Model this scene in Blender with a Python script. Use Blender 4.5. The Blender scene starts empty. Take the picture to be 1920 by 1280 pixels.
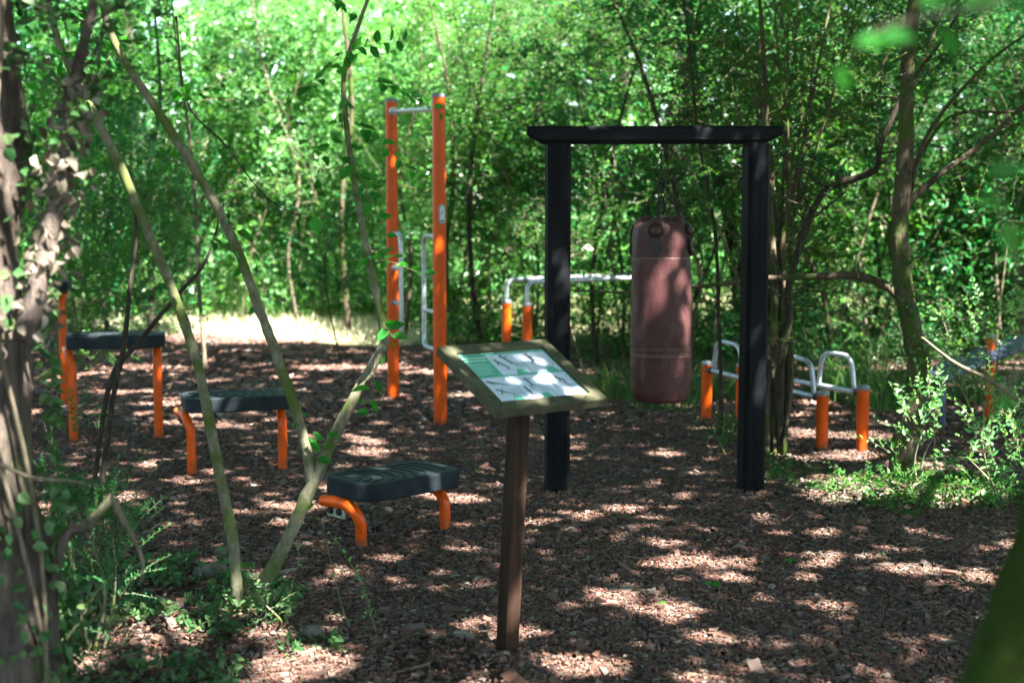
import bpy, bmesh, math, random
import numpy as np
from mathutils import Vector, Matrix
R = math.radians
scene = bpy.context.scene
col = scene.collection

# ------------------------------------------------------------------ camera
EYE, PITCH, FPX = 1.55, R(5.36), 2667.0
cd = bpy.data.cameras.new("camera"); cam = bpy.data.objects.new("camera", cd); col.objects.link(cam)
cam.location = (0, 0, EYE); cam.rotation_euler = (R(90) - PITCH, 0, 0)
cd.lens = 50; cd.sensor_width = 36; cd.clip_start = .05; cd.clip_end = 2000
cd.dof.use_dof = True; cd.dof.focus_distance = 6.4; cd.dof.aperture_fstop = 2.2; cd.dof.aperture_blades = 8
scene.camera = cam
# ------------------------------------------------------------------ light
SUN = np.array([.50, -.50, 1.05]); SUN /= np.linalg.norm(SUN)
el = math.asin(SUN[2]); az = math.atan2(SUN[0], SUN[1])
w = bpy.data.worlds.new("World"); scene.world = w; w.use_nodes = True
nt = w.node_tree; sky = nt.nodes.new("ShaderNodeTexSky"); sky.sky_type = 'NISHITA'; sky.sun_disc = False
sky.sun_elevation = el; sky.sun_rotation = az; sky.air_density = 1.0; sky.dust_density = 1.0
nt.links.new(sky.outputs[0], nt.nodes["Background"].inputs[0]); nt.nodes["Background"].inputs[1].default_value = .08
sd = bpy.data.lights.new("sun", 'SUN'); sd.energy = 5.0; sd.angle = R(.5); sd.color = (1, .95, .87)
so = bpy.data.objects.new("sun", sd); col.objects.link(so)
so.rotation_euler = Vector(SUN).to_track_quat('Z', 'Y').to_euler()
scene.view_settings.view_transform = 'Standard'; scene.view_settings.look = 'None'
scene.view_settings.exposure = 3.65; scene.view_settings.gamma = 1
cy = scene.cycles
cy.max_bounces = 7; cy.diffuse_bounces = 4; cy.glossy_bounces = 3; cy.transmission_bounces = 5
cy.transparent_max_bounces = 8; cy.sample_clamp_indirect = 6
cy.use_denoising = True
try: cy.denoiser = 'OPENIMAGEDENOISE'; cy.denoising_input_passes = 'RGB_ALBEDO_NORMAL'
except Exception: pass

# ------------------------------------------------------------------ helpers
CP, SP = math.cos(PITCH), math.sin(PITCH)
def at(px, py, Y):
    """world point at horizontal depth Y seen at photo pixel px,py"""
    u = (px - 960) / FPX; v = (640 - py) / FPX
    d = (u, CP + v * SP, -SP + v * CP); t = Y / d[1]
    return np.array([d[0] * t, Y, EYE + d[2] * t])
def gp(px, py, z=0.0):
    u = (px - 960) / FPX; v = (640 - py) / FPX
    d = (u, CP + v * SP, -SP + v * CP); t = (z - EYE) / d[2]
    return np.array([d[0] * t, d[1] * t, z])
def to_px(P):
    P = np.atleast_2d(P); x, y, z = P[:, 0], P[:, 1], P[:, 2] - EYE
    dep = y * CP - z * SP; up = y * SP + z * CP
    dep = np.where(dep < .05, .05, dep)
    return 960 + FPX * x / dep, 640 - FPX * up / dep, dep

_rt = np.random.default_rng(77).random((64, 64, 64))
def noise(P, s, oct=2, off=0.0):
    P = np.asarray(P, float)
    if P.shape[1] == 2: P = np.c_[P, np.zeros(len(P))]
    P = P / s + off + 100.0; out = np.zeros(len(P)); amp = 1; tot = 0
    for o in range(oct):
        i = np.floor(P).astype(int); f = P - i; f = f * f * (3 - 2 * f); v = 0
        for dx in (0, 1):
            for dy in (0, 1):
                for dz in (0, 1):
                    wgt = (f[:, 0] if dx else 1 - f[:, 0]) * (f[:, 1] if dy else 1 - f[:, 1]) * (f[:, 2] if dz else 1 - f[:, 2])
                    v = v + wgt * _rt[(i[:, 0] + dx) % 64, (i[:, 1] + dy) % 64, (i[:, 2] + dz) % 64]
        out += amp * v; tot += amp; amp *= .5; P = P * 2.03 + 17.7
    return out / tot
def nrm(a): return a / np.maximum(np.linalg.norm(a, axis=-1, keepdims=True), 1e-9)

class MB:
    def __init__(s): s.v = []; s.f = []; s.n = 0
    def add(s, V, F, mat=0, smooth=True):
        V = np.asarray(V, float).reshape(-1, 3); F = np.asarray(F, int)
        if len(V) == 0 or len(F) == 0: return
        s.f.append((F + s.n, mat, smooth)); s.v.append(V); s.n += len(V)
    def build(s, name, mats, parent=None):
        V = np.concatenate(s.v) if s.v else np.zeros((0, 3))
        if parent is not None and 'base' in parent: V = V - np.array(parent['base'])
        me = bpy.data.meshes.new(name); me.vertices.add(len(V)); me.vertices.foreach_set('co', V.ravel().astype(np.float32))
        loops = np.concatenate([F.ravel() for F, _, _ in s.f]); tot = np.concatenate([np.full(len(F), F.shape[1]) for F, _, _ in s.f])
        me.loops.add(len(loops)); me.loops.foreach_set('vertex_index', loops.astype(np.int32))
        me.polygons.add(len(tot)); me.polygons.foreach_set('loop_start', np.r_[0, np.cumsum(tot)[:-1]].astype(np.int32))
        try: me.polygons.foreach_set('loop_total', tot.astype(np.int32))
        except Exception: pass
        me.polygons.foreach_set('material_index', np.concatenate([np.full(len(F), m) for F, m, _ in s.f]).astype(np.int32))
        me.polygons.foreach_set('use_smooth', np.concatenate([np.full(len(F), sm) for F, _, sm in s.f]))
        me.update(calc_edges=True); me.validate()
        for m in (mats if isinstance(mats, (list, tuple)) else [mats]): me.materials.append(m)
        o = bpy.data.objects.new(name, me); col.objects.link(o)
        if parent is not None: o.parent = parent
        if parent is not None and 'base' in parent: o['_b'] = parent['base']
        return o
def tag(o, label=None, cat=None, group=None, kind=None):
    for k, v in (('label', label), ('category', cat), ('group', group), ('kind', kind)):
        if v: o[k] = v
    return o
ROOTS = []
def thing(name, loc, label, cat, group=None):
    o = bpy.data.objects.new(name, None); col.objects.link(o); o.location = tuple(map(float, loc)); o.empty_display_size = .1
    o['base'] = [float(c) for c in loc]; ROOTS.append(o)
    return tag(o, label, cat, group)
def sub(ob, mb, name, mats):
    """a sub-part under part ob (ob keeps its parent's base)"""
    o = mb.build(name, mats, None)
    b = np.array(ob['_b']) if '_b' in ob else np.zeros(3)
    me = o.data; V = np.empty(len(me.vertices) * 3, np.float32); me.vertices.foreach_get('co', V)
    V = V.reshape(-1, 3) - b; me.vertices.foreach_set('co', V.ravel().astype(np.float32)); me.update()
    o.parent = ob
    return o

def smooth_path(P, n=6):
    P = np.asarray(P, float)
    if len(P) < 3: return P
    Q = np.vstack([2 * P[0] - P[1], P, 2 * P[-1] - P[-2]]); out = []
    for i in range(1, len(Q) - 2):
        for t in np.linspace(0, 1, n, endpoint=False):
            a, b, c, d = Q[i - 1], Q[i], Q[i + 1], Q[i + 2]
            out.append(.5 * ((2 * b) + (-a + c) * t + (2 * a - 5 * b + 4 * c - d) * t * t + (-a + 3 * b - 3 * c + d) * t ** 3))
    out.append(P[-1]); return np.array(out)
def tube(mb, P, r, sides=10, mat=0, cap=True, rough=0.0, seed=0, smooth=True):
    P = np.asarray(P, float); n = len(P); r = np.broadcast_to(np.asarray(r, float), (n,)) if np.ndim(r) == 0 or len(np.atleast_1d(r)) == n else np.interp(np.linspace(0, 1, n), np.linspace(0, 1, len(r)), r)
    T = nrm(np.gradient(P, axis=0)); up = np.array([0, 0, 1.0]) if abs(T[0][2]) < .9 else np.array([1.0, 0, 0])
    N = nrm(np.cross(T[0], up)); V = []
    a = np.arange(sides) * 2 * math.pi / sides
    for i in range(n):
        N = nrm(N - T[i] * np.dot(N, T[i])); B = np.cross(T[i], N)
        V.append(P[i] + r[i] * (np.cos(a)[:, None] * N + np.sin(a)[:, None] * B))
    V = np.array(V)
    if rough:
        nn = noise(V.reshape(-1, 3), max(r.max() * .9, .01), 3, seed).reshape(n, sides, 1) - .5
        V = P[:, None] + (V - P[:, None]) * (1 + rough * nn * 2)
    V = V.reshape(-1, 3)
    i, j = np.meshgrid(np.arange(n - 1), np.arange(sides), indexing='ij'); i = i.ravel(); j = j.ravel(); k = (j + 1) % sides
    F = np.c_[i * sides + j, i * sides + k, (i + 1) * sides + k, (i + 1) * sides + j]
    mb.add(V, F, mat, smooth)
    if cap:
        for e, rev in ((0, True), (n - 1, False)):
            ring = V[e * sides:(e + 1) * sides]; idx = np.arange(sides)[None]
            mb.add(ring, idx[:, ::-1] if rev else idx, mat, False)
def lathe(mb, prof, c, sides=48, mat=0):
    prof = np.array(prof); a = np.arange(sides) * 2 * math.pi / sides; n = len(prof)
    V = np.stack([np.outer(prof[:, 0], np.cos(a)), np.outer(prof[:, 0], np.sin(a)), np.repeat(prof[:, 1:2], sides, 1)], -1).reshape(-1, 3) + np.asarray(c)
    i, j = np.meshgrid(np.arange(n - 1), np.arange(sides), indexing='ij'); i = i.ravel(); j = j.ravel(); k = (j + 1) % sides
    mb.add(V, np.c_[i * sides + j, i * sides + k, (i + 1) * sides + k, (i + 1) * sides + j], mat)
def bevel_box(mb, size, M, bev=.004, mat=0, seg=2):
    bm = bmesh.new(); bmesh.ops.create_cube(bm, size=1)
    for v in bm.verts: v.co = Vector((v.co.x * size[0], v.co.y * size[1], v.co.z * size[2]))
    if bev: bmesh.ops.bevel(bm, geom=bm.edges[:], offset=bev, segments=seg, affect='EDGES', profile=.6)
    from_bm(mb, bm, M, mat)
def from_bm(mb, bm, M, mat=0, smooth=False):
    bm.verts.ensure_lookup_table(); bm.verts.index_update()
    V = np.array([tuple(M @ v.co) for v in bm.verts]); by = {}
    for f in bm.faces: by.setdefault(len(f.verts), []).append([v.index for v in f.verts])
    base = mb.n; mb.v.append(V); mb.n += len(V)
    for k, F in by.items(): mb.f.append((np.array(F) + base, mat, smooth))
    bm.free()
def frameM(o, x, y, z):
    m = Matrix.Identity(4)
    for i, a in enumerate((x, y, z)):
        for r_ in range(3): m[r_][i] = float(a[r_])
    for r_ in range(3): m[r_][3] = float(o[r_])
    return m
def prism(mb, pts, z0, z1, M, mat=0, bev=0):
    """polygon pts (2D, ccw) extruded z0..z1 in frame M"""
    bm = bmesh.new(); vs = [bm.verts.new((p[0], p[1], z0)) for p in pts]; f = bm.faces.new(vs)
    r = bmesh.ops.extrude_face_region(bm, geom=[f])
    for e in r['geom']:
        if isinstance(e, bmesh.types.BMVert): e.co.z = z1
    bmesh.ops.recalc_face_normals(bm, faces=bm.faces[:])
    if bev:
        ed = [e for e in bm.edges if abs(e.verts[0].co.z - e.verts[1].co.z) < 1e-6]
        bmesh.ops.bevel(bm, geom=ed, offset=bev, segments=3, affect='EDGES', profile=.6)
    from_bm(mb, bm, M, mat)

# ---- leaves
def leaves(mb, C, D, N, L, W, mat=0, simple=False, curl=.12):
    """C base point of each leaf, D length axis, N normal"""
    n = len(C)
    if n == 0: return
    D = nrm(D); N = nrm(N - D * np.sum(N * D, 1, keepdims=True)); S = np.cross(D, N)
    L = np.broadcast_to(L, (n,))[:, None]; W = np.broadcast_to(W, (n,))[:, None]
    lift = N * L * curl
    if simple:
        V = np.stack([C, C + D * L * .45 + S * W * .5 + lift, C + D * L, C + D * L * .45 - S * W * .5 + lift], 1)
        mb.add(V.reshape(-1, 3), np.arange(n * 4).reshape(-1, 4), mat, False)
    else:
        droop = -N * L * curl
        V = np.stack([C, C + D * L * .28 + S * W * .45 + lift, C + D * L * .66 + S * W * .38 + lift * .7, C + D * L + droop,
                      C + D * L * .66 - S * W * .38 + lift * .7, C + D * L * .28 - S * W * .45 + lift], 1)
        b = np.arange(n)[:, None] * 6
        mb.add(V.reshape(-1, 3), np.concatenate([b + np.array([[0, 1, 2, 3]]), b + np.array([[0, 3, 4, 5]])]), mat, False)
def sprays(mb, P0, D, Ls, n, leaf, ratio, rng, mat=0, simple=False, tilt=.5, stem=None, stem_r=.0025, droop=.25, jit=.25):
    """twigs starting at P0 along D with n alternate leaves each"""
    S = len(P0)
    if S == 0: return
    D = nrm(D); Ls = np.broadcast_to(Ls, (S,))
    t = (np.arange(n) + .6) / n
    Pm = P0[:, None] + D[:, None] * (Ls[:, None] * t)[..., None]
    Pm[..., 2] -= droop * Ls[:, None] * t ** 2
    up = np.array([0, 0, 1.0]) + rng.normal(0, tilt, (S, 3)); side = nrm(np.cross(D, up)); up = np.cross(side, D)
    sg = np.where(np.arange(n) % 2, 1, -1)[None, :, None]
    LD = D[:, None] * .55 + side[:, None] * sg + rng.normal(0, jit, (S, n, 3))
    LN = up[:, None] + rng.normal(0, tilt * .8, (S, n, 3))
    LL = leaf * rng.uniform(.6, 1.25, (S, n)) * (1 - .35 * t)
    leaves(mb, Pm.reshape(-1, 3), LD.reshape(-1, 3), LN.reshape(-1, 3), LL.ravel(), LL.ravel() * ratio, mat, simple)
    if stem is not None:
        a = side * stem_r; b = up * stem_r * .8
        E = P0 + D * Ls[:, None]; E[:, 2] -= droop * Ls
        Mi = P0 + D * Ls[:, None] * .5; Mi[:, 2] -= droop * Ls * .25
        V = np.stack([P0 + a, P0 - a * .5 + b, P0 - a * .5 - b, Mi + a * .8, Mi - a * .4 + b * .8, Mi - a * .4 - b * .8, E + a * .3, E - a * .2 + b * .3, E - a * .2 - b * .3], 1)
        bb = np.arange(S)[:, None] * 9
        F = np.concatenate([bb + np.array([[i, (i + 1) % 3, (i + 1) % 3 + 3, i + 3]]) + o for i in range(3) for o in (0, 3)])
        mb.add(V.reshape(-1, 3), F, stem, True)

# ------------------------------------------------------------------ materials
def mat(name, col_=(.5, .5, .5), rough=.6, spec=.5, metal=0):
    m = bpy.data.materials.new(name); m.use_nodes = True; b = m.node_tree.nodes['Principled BSDF']
    b.inputs['Base Color'].default_value = (*col_, 1); b.inputs['Roughness'].default_value = rough
    b.inputs['Specular IOR Level'].default_value = spec; b.inputs['Metallic'].default_value = metal
    return m, m.node_tree, b
def N_(nt, t, **k):
    n = nt.nodes.new(t)
    for a, v in k.items(): setattr(n, a, v)
    return n
def ramp(nt, fac, stops):
    r = N_(nt, 'ShaderNodeValToRGB'); e = r.color_ramp.elements
    while len(e) < len(stops): e.new(.5)
    for x, (p, c) in zip(e, stops): x.position = p; x.color = (*c, 1)
    nt.links.new(fac, r.inputs[0]); return r.outputs[0]
def noisetex(nt, scale, detail=4, rough=.6, vec=None, stretch=None, coord='Object'):
    tc = N_(nt, 'ShaderNodeTexCoord'); v = tc.outputs[coord]
    if stretch:
        mp = N_(nt, 'ShaderNodeMapping'); mp.inputs['Scale'].default_value = stretch; nt.links.new(v, mp.inputs[0]); v = mp.outputs[0]
    n = N_(nt, 'ShaderNodeTexNoise'); n.inputs['Scale'].default_value = scale; n.inputs['Detail'].default_value = detail; n.inputs['Roughness'].default_value = rough
    nt.links.new(v, n.inputs['Vector']); return n.outputs['Fac']
def bump(nt, b, h, strength=.4, dist=.01):
    bp = N_(nt, 'ShaderNodeBump'); bp.inputs['Strength'].default_value = strength; bp.inputs['Distance'].default_value = dist
    nt.links.new(h, bp.inputs['Height']); nt.links.new(bp.outputs[0], b.inputs['Normal']); return bp
def mix(nt, f, a, b, mode='MIX'):
    m = N_(nt, 'ShaderNodeMix', data_type='RGBA', blend_type=mode)
    if hasattr(f, 'links'): nt.links.new(f, m.inputs[0])
    else: m.inputs[0].default_value = f
    for s, i in ((a, 6), (b, 7)):
        if hasattr(s, 'links'): nt.links.new(s, m.inputs[i])
        else: m.inputs[i].default_value = (*s, 1)
    return m.outputs[2]

def leaf_mat(name, cols, rough=.3, trans=.44, spec=.14, tint=(1.15, 1.3, .5)):
    m, nt, b = mat(name, cols[0], rough, spec)
    g = N_(nt, 'ShaderNodeNewGeometry')
    c = ramp(nt, g.outputs['Random Per Island'], [(i / max(1, len(cols) - 1), k) for i, k in enumerate(cols)])
    big = noisetex(nt, .9, 2, .5)
    hs = N_(nt, 'ShaderNodeHueSaturation'); mr = N_(nt, 'ShaderNodeMapRange'); nt.links.new(big, mr.inputs[0])
    mr.inputs[1].default_value = .3; mr.inputs[2].default_value = .7; mr.inputs[3].default_value = .75; mr.inputs[4].default_value = 1.3
    nt.links.new(mr.outputs[0], hs.inputs['Value']); nt.links.new(c, hs.inputs['Color']); c = hs.outputs[0]
    nt.links.new(c, b.inputs['Base Color'])
    tr = N_(nt, 'ShaderNodeBsdfTranslucent'); nt.links.new(mix(nt, 1.0, c, tint, 'MULTIPLY'), tr.inputs[0])
    ms = N_(nt, 'ShaderNodeMixShader'); ms.inputs[0].default_value = trans
    out = nt.nodes['Material Output']; nt.links.new(b.outputs[0], ms.inputs[1]); nt.links.new(tr.outputs[0], ms.inputs[2]); nt.links.new(ms.outputs[0], out.inputs[0])
    return m
G1 = leaf_mat('leaf_green', [(.022, .10, .018), (.036, .14, .024), (.058, .175, .032), (.016, .08, .02), (.11, .22, .045)])
G2 = leaf_mat('leaf_teal', [(.012, .10, .032), (.022, .135, .04), (.038, .175, .05), (.010, .075, .026)], trans=.4, tint=(.9, 1.35, .7))
G3 = leaf_mat('leaf_bright_sunlit', [(.07, .24, .07), (.13, .32, .11), (.2, .38, .16), (.04, .18, .06)], trans=.4, rough=.24, spec=.5)  # light green lifted further to put the sunlit glow into the colour
G4 = leaf_mat('leaf_ivy', [(.03, .09, .03), (.05, .13, .04), (.07, .15, .06), (.10, .15, .06)], rough=.3, trans=.25)
GD = leaf_mat('leaf_dark', [(.01, .07, .022), (.014, .09, .028), (.02, .11, .035)], trans=.35, tint=(1, 1.4, .5))
GN = leaf_mat('leaf_near', [(.025, .16, .03), (.04, .2, .035), (.06, .24, .04)], trans=.6, spec=.15, tint=(1.0, 1.4, .3))
GRS = leaf_mat('grass_blade', [(.05, .13, .04), (.08, .18, .05), (.03, .10, .04), (.12, .2, .07)], trans=.4)
DRY = leaf_mat('dry_grass', [(.55, .52, .34), (.62, .58, .42), (.42, .46, .25), (.66, .62, .5)], trans=.3, tint=(1.1, 1.1, .8))  # pale dry tones raised further to carry the clearing's blown-out sun
DEAD = leaf_mat('dead_leaf', [(.08, .05, .035), (.07, .075, .05), (.13, .09, .06), (.05, .035, .025), (.10, .11, .075), (.17, .14, .11)], rough=.7, trans=.1, tint=(1, .9, .6))
def bark(name, c1, c2, moss=None, scale=9, strength=.9, streak=(1, 1, .18), moss_amt=.55, dist=.02):
    m, nt, b = mat(name, c1, .9, .08)
    n1 = noisetex(nt, scale * 3, 6, .65, stretch=streak); c = ramp(nt, n1, [(.3, c1), (.62, c2), (.8, tuple(x * 1.4 for x in c2))])
    if moss:
        n2 = noisetex(nt, scale * .45, 5, .6); f = ramp(nt, n2, [(moss_amt - .06, (0, 0, 0)), (moss_amt + .06, (1, 1, 1))])
        c = mix(nt, f, c, moss)
    nt.links.new(c, b.inputs['Base Color']); bump(nt, b, n1, strength, dist); return m
B_thick = bark('bark_rough', (.03, .022, .018), (.13, .105, .09), (.07, .10, .03), 7, 1, (1, 1, .2), .62, .05)
B_young = bark('bark_young', (.085, .08, .05), (.20, .19, .13), (.08, .105, .03), 14, .7, (1, 1, .5), .52, .008)
B_pale = bark('bark_pale', (.06, .05, .035), (.17, .14, .10), (.05, .075, .03), 14, .6, (1, 1, .3), .6, .01)
B_dark = bark('bark_dark', (.018, .015, .012), (.055, .045, .035), (.03, .045, .015), 14, .6, (1, 1, .3), .62, .01)
B_moss = bark('bark_mossy', (.035, .028, .02), (.11, .085, .06), (.05, .08, .018), 9, .9, (1, 1, .35), .53, .02)
B_deepmoss = bark('bark_deep_moss', (.012, .018, .004), (.025, .04, .006), (.02, .045, .006), 10, .8, (1, 1, .5), .4, .02)

def paint(name, c, rough=.3):
    m, nt, b = mat(name, c, rough, .25); n = noisetex(nt, 6, 5, .6)
    hs = ramp(nt, n, [(.3, tuple(x * .82 for x in c)), (.6, c)]); n2 = noisetex(nt, 60, 4, .6)
    dirt = ramp(nt, n2, [(.62, (0, 0, 0)), (.72, (.35, .35, .35))]); nt.links.new(mix(nt, dirt, hs, (.12, .06, .03)), b.inputs['Base Color'])
    tc = N_(nt, 'ShaderNodeTexCoord'); sx = N_(nt, 'ShaderNodeSeparateXYZ'); nt.links.new(tc.outputs['Object'], sx.inputs[0])
    ma = N_(nt, 'ShaderNodeMath', operation='MULTIPLY_ADD'); nt.links.new(sx.outputs[2], ma.inputs[0]); ma.inputs[1].default_value = -3.2; nt.links.new(noisetex(nt, 22, 5, .7), ma.inputs[2])
    mud = ramp(nt, ma.outputs[0], [(.25, (0, 0, 0)), (.5, (.75, .75, .75))]); nt.links.new(mix(nt, mud, mix(nt, dirt, hs, (.12, .06, .03)), (.09, .055, .035)), b.inputs['Base Color'])
    nt.links.new(ramp(nt, n, [(.3, (rough * .8,) * 3), (.7, (rough * 1.5,) * 3)]), b.inputs['Roughness']); bump(nt, b, n2, .06, .002); return m
ORANGE = paint('orange_paint', (.68, .088, .004), .3)
GALV, nt, b = mat('grey_steel', (.42, .45, .5), .38, .5, .55); bump(nt, b, noisetex(nt, 90, 4, .6), .08, .002)
nt.links.new(ramp(nt, noisetex(nt, 25, 5, .6), [(.35, (.32, .35, .4)), (.65, (.55, .58, .62))]), b.inputs['Base Color'])
GREYB, nt, b = mat('blue_grey_paint', (.06, .08, .12), .4, .5); nt.links.new(ramp(nt, noisetex(nt, 20, 4), [(.3, (.045, .06, .10)), (.7, (.075, .10, .15))]), b.inputs['Base Color'])
CAP, nt, b = mat('cap_grey', (.2, .21, .23), .5, .5)
BLACKP, nt, b = mat('black_plastic', (.012, .013, .014), .35, .5)
BRKT, nt, b = mat('cream_bracket', (.38, .37, .3), .5, .4); nt.links.new(ramp(nt, noisetex(nt, 40, 4), [(.35, (.2, .19, .14)), (.6, (.42, .41, .34))]), b.inputs['Base Color'])
# rubber with concentric grooves
RUB, nt, b = mat('step_rubber', (.02, .03, .035), .6, .15)
n1 = noisetex(nt, 180, 3, .7); n2 = noisetex(nt, 9, 4, .6)
c = ramp(nt, n2, [(.35, (.008, .013, .017)), (.62, (.018, .026, .032)), (.78, (.06, .065, .07))])
c = mix(nt, ramp(nt, n1, [(.6, (0, 0, 0)), (.72, (.5, .5, .5))]), c, (.07, .075, .08))
nt.links.new(c, b.inputs['Base Color'])
bump(nt, b, n1, .25, .003)
GROOVE, nt, b = mat('rubber_groove', (.006, .008, .01), .8, .2)
# stained timber
def timber(name, c1, c2, rough=.62, streak=(1, 1, .06), sc=30):
    m, nt, b = mat(name, c1, rough, .06); n = noisetex(nt, sc, 6, .65, stretch=streak); n2 = noisetex(nt, 4, 4, .6)
    c = ramp(nt, n, [(.32, c1), (.68, c2)]); c = mix(nt, ramp(nt, n2, [(.6, (0, 0, 0)), (.75, (.6, .6, .6))]), c, tuple(min(1, x * 1.8 + .01) for x in c2))
    nt.links.new(c, b.inputs['Base Color']); bump(nt, b, n, .5, .004); return m
T_post = timber('timber_black_post', (.003, .0034, .0045), (.011, .012, .015))
T_beam = timber('timber_black_beam', (.005, .0055, .007), (.016, .016, .02), streak=(.06, 1, 1))
T_sign = timber('timber_green_brown', (.045, .045, .027), (.10, .097, .06), .6, (1, 1, 1), 14)
T_leg = timber('timber_brown_post', (.018, .010, .007), (.05, .028, .020), .5)
# leather
LEA, nt, b = mat('brown_leather', (.10, .05, .04), .42, .2)
n1 = noisetex(nt, 5, 5, .65); n2 = noisetex(nt, 120, 4, .6); n3 = noisetex(nt, 14, 4, .6, stretch=(1, 1, .35))
c = ramp(nt, n1, [(.3, (.034, .012, .013)), (.55, (.066, .026, .026)), (.75, (.13, .057, .053))])
c = mix(nt, ramp(nt, n3, [(.55, (0, 0, 0)), (.75, (.55, .55, .55))]), c, (.13, .07, .06))
nt.links.new(c, b.inputs['Base Color']); nt.links.new(ramp(nt, n1, [(.3, (.34,) * 3), (.7, (.55,) * 3)]), b.inputs['Roughness'])
ad = N_(nt, 'ShaderNodeMath', operation='MULTIPLY_ADD'); ad.inputs[1].default_value = .25; nt.links.new(n2, ad.inputs[0]); nt.links.new(n3, ad.inputs[2]); bump(nt, b, ad.outputs[0], .6, .01)
LEAD, nt, b = mat('dark_leather', (.016, .008, .008), .5, .4); bump(nt, b, noisetex(nt, 60, 4), .3, .003)
STITCH, nt, b = mat('pale_stitching', (.28, .2, .16), .7, .2)
CHAIN, nt, b = mat('dark_chain', (.015, .017, .016), .45, .5, .7)
TEAL, nt, b = mat('sign_teal', (.10, .38, .28), .25, .5)
nt.links.new(ramp(nt, noisetex(nt, 12, 3), [(.3, (.10, .36, .27)), (.7, (.13, .42, .32))]), b.inputs['Base Color'])
CELL, nt, b = mat('sign_white', (.55, .60, .72), .25, .5)
INK, nt, b = mat('sign_ink', (.03, .035, .06), .35, .4)
PTXT, nt, b = mat('sign_pale_text', (.45, .68, .58), .35, .4)
GINK, nt, b = mat('sign_grey_text', (.25, .28, .36), .35, .4)
# ground
SOIL, nt, b = mat('forest_floor', (.06, .035, .025), .95, .15)
n1 = noisetex(nt, 22, 8, .75); n2 = noisetex(nt, .6, 4, .6)
c = ramp(nt, n1, [(.3, (.028, .018, .014)), (.5, (.07, .042, .032)), (.7, (.15, .10, .08))])
c2 = ramp(nt, n1, [(.3, (.05, .06, .025)), (.5, (.15, .15, .07)), (.7, (.36, .33, .2))])  # far ground, brightened in colour for the sun glare on the clearing
tc = N_(nt, 'ShaderNodeTexCoord'); sx = N_(nt, 'ShaderNodeSeparateXYZ'); nt.links.new(tc.outputs['Object'], sx.inputs[0])
e = N_(nt, 'ShaderNodeMath', operation='MULTIPLY_ADD'); nt.links.new(n2, e.inputs[0]); e.inputs[1].default_value = 3; nt.links.new(sx.outputs[1], e.inputs[2])
mr = N_(nt, 'ShaderNodeMapRange'); nt.links.new(e.outputs[0], mr.inputs[0]); mr.inputs[1].default_value = 17.2; mr.inputs[2].default_value = 18.6
nt.links.new(mix(nt, mr.outputs[0], c, c2), b.inputs['Base Color']); bump(nt, b, n1, 1, .03)
CHIP = bpy.data.materials.new('bark_chip'); CHIP.use_nodes = True; nt = CHIP.node_tree; b = nt.nodes['Principled BSDF']; b.inputs['Roughness'].default_value = .72; b.inputs['Specular IOR Level'].default_value = .3
g = N_(nt, 'ShaderNodeNewGeometry')
c = ramp(nt, g.outputs['Random Per Island'], [(0, (.026, .014, .010)), (.2, (.075, .036, .025)), (.4, (.115, .054, .038)), (.55, (.05, .032, .027)), (.7, (.17, .088, .062)), (.84, (.07, .062, .058)), (.95, (.15, .10, .08)), (1, (.22, .18, .15))])
n2 = noisetex(nt, .5, 3, .6); hs = N_(nt, 'ShaderNodeHueSaturation'); nt.links.new(c, hs.inputs['Color'])
mr = N_(nt, 'ShaderNodeMapRange'); nt.links.new(n2, mr.inputs[0]); mr.inputs[1].default_value = .35; mr.inputs[2].default_value = .65; mr.inputs[3].default_value = .8; mr.inputs[4].default_value = 1.2; nt.links.new(mr.outputs[0], hs.inputs['Value'])
nt.links.new(hs.outputs[0], b.inputs['Base Color']); bump(nt, b, noisetex(nt, 150, 3, .6, stretch=(1, 1, 1)), .4, .003)
STONE, nt, b = mat('mossy_stone', (.2, .19, .16), .9, .2); n = noisetex(nt, 14, 6, .65)
nt.links.new(ramp(nt, n, [(.35, (.04, .05, .025)), (.5, (.09, .08, .065)), (.7, (.16, .145, .125))]), b.inputs['Base Color']); bump(nt, b, n, .8, .02)

# ------------------------------------------------------------------ ground
def gh(x, y):
    x = np.atleast_1d(np.asarray(x, float)); y = np.atleast_1d(np.asarray(y, float))
    P = np.c_[x, y]; h = (noise(P, 1.3, 2, 3.3) - .5) * .035
    edge = np.clip((-x - .9 - .06 * y) * 1.2, 0, 1) * np.clip((6.2 - y) * .8, 0, 1)
    edge2 = np.clip((x - 2.0 - .05 * y), 0, 1) * np.clip((9.5 - y) * .8, 0, 1)
    h += (edge + edge2) * (noise(P, .7, 3, 9.1) - .3) * .12
    return h
xs = np.concatenate([np.linspace(-400, -14, 12), np.linspace(-12, 12, 241), np.linspace(14, 400, 12)])
ys = np.concatenate([np.linspace(-200, -5, 8), np.linspace(-4, 26, 301), np.linspace(28, 600, 14)])
X, Yg = np.meshgrid(xs, ys); Z = gh(X.ravel(), Yg.ravel()) - .012
n, mcol = len(ys), len(xs); i, j = np.meshgrid(np.arange(n - 1), np.arange(mcol - 1), indexing='ij'); i = i.ravel(); j = j.ravel()
mb = MB(); mb.add(np.c_[X.ravel(), Yg.ravel(), Z], np.c_[i * mcol + j, i * mcol + j + 1, (i + 1) * mcol + j + 1, (i + 1) * mcol + j])
tag(mb.build('ground', SOIL), kind='structure')

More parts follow.
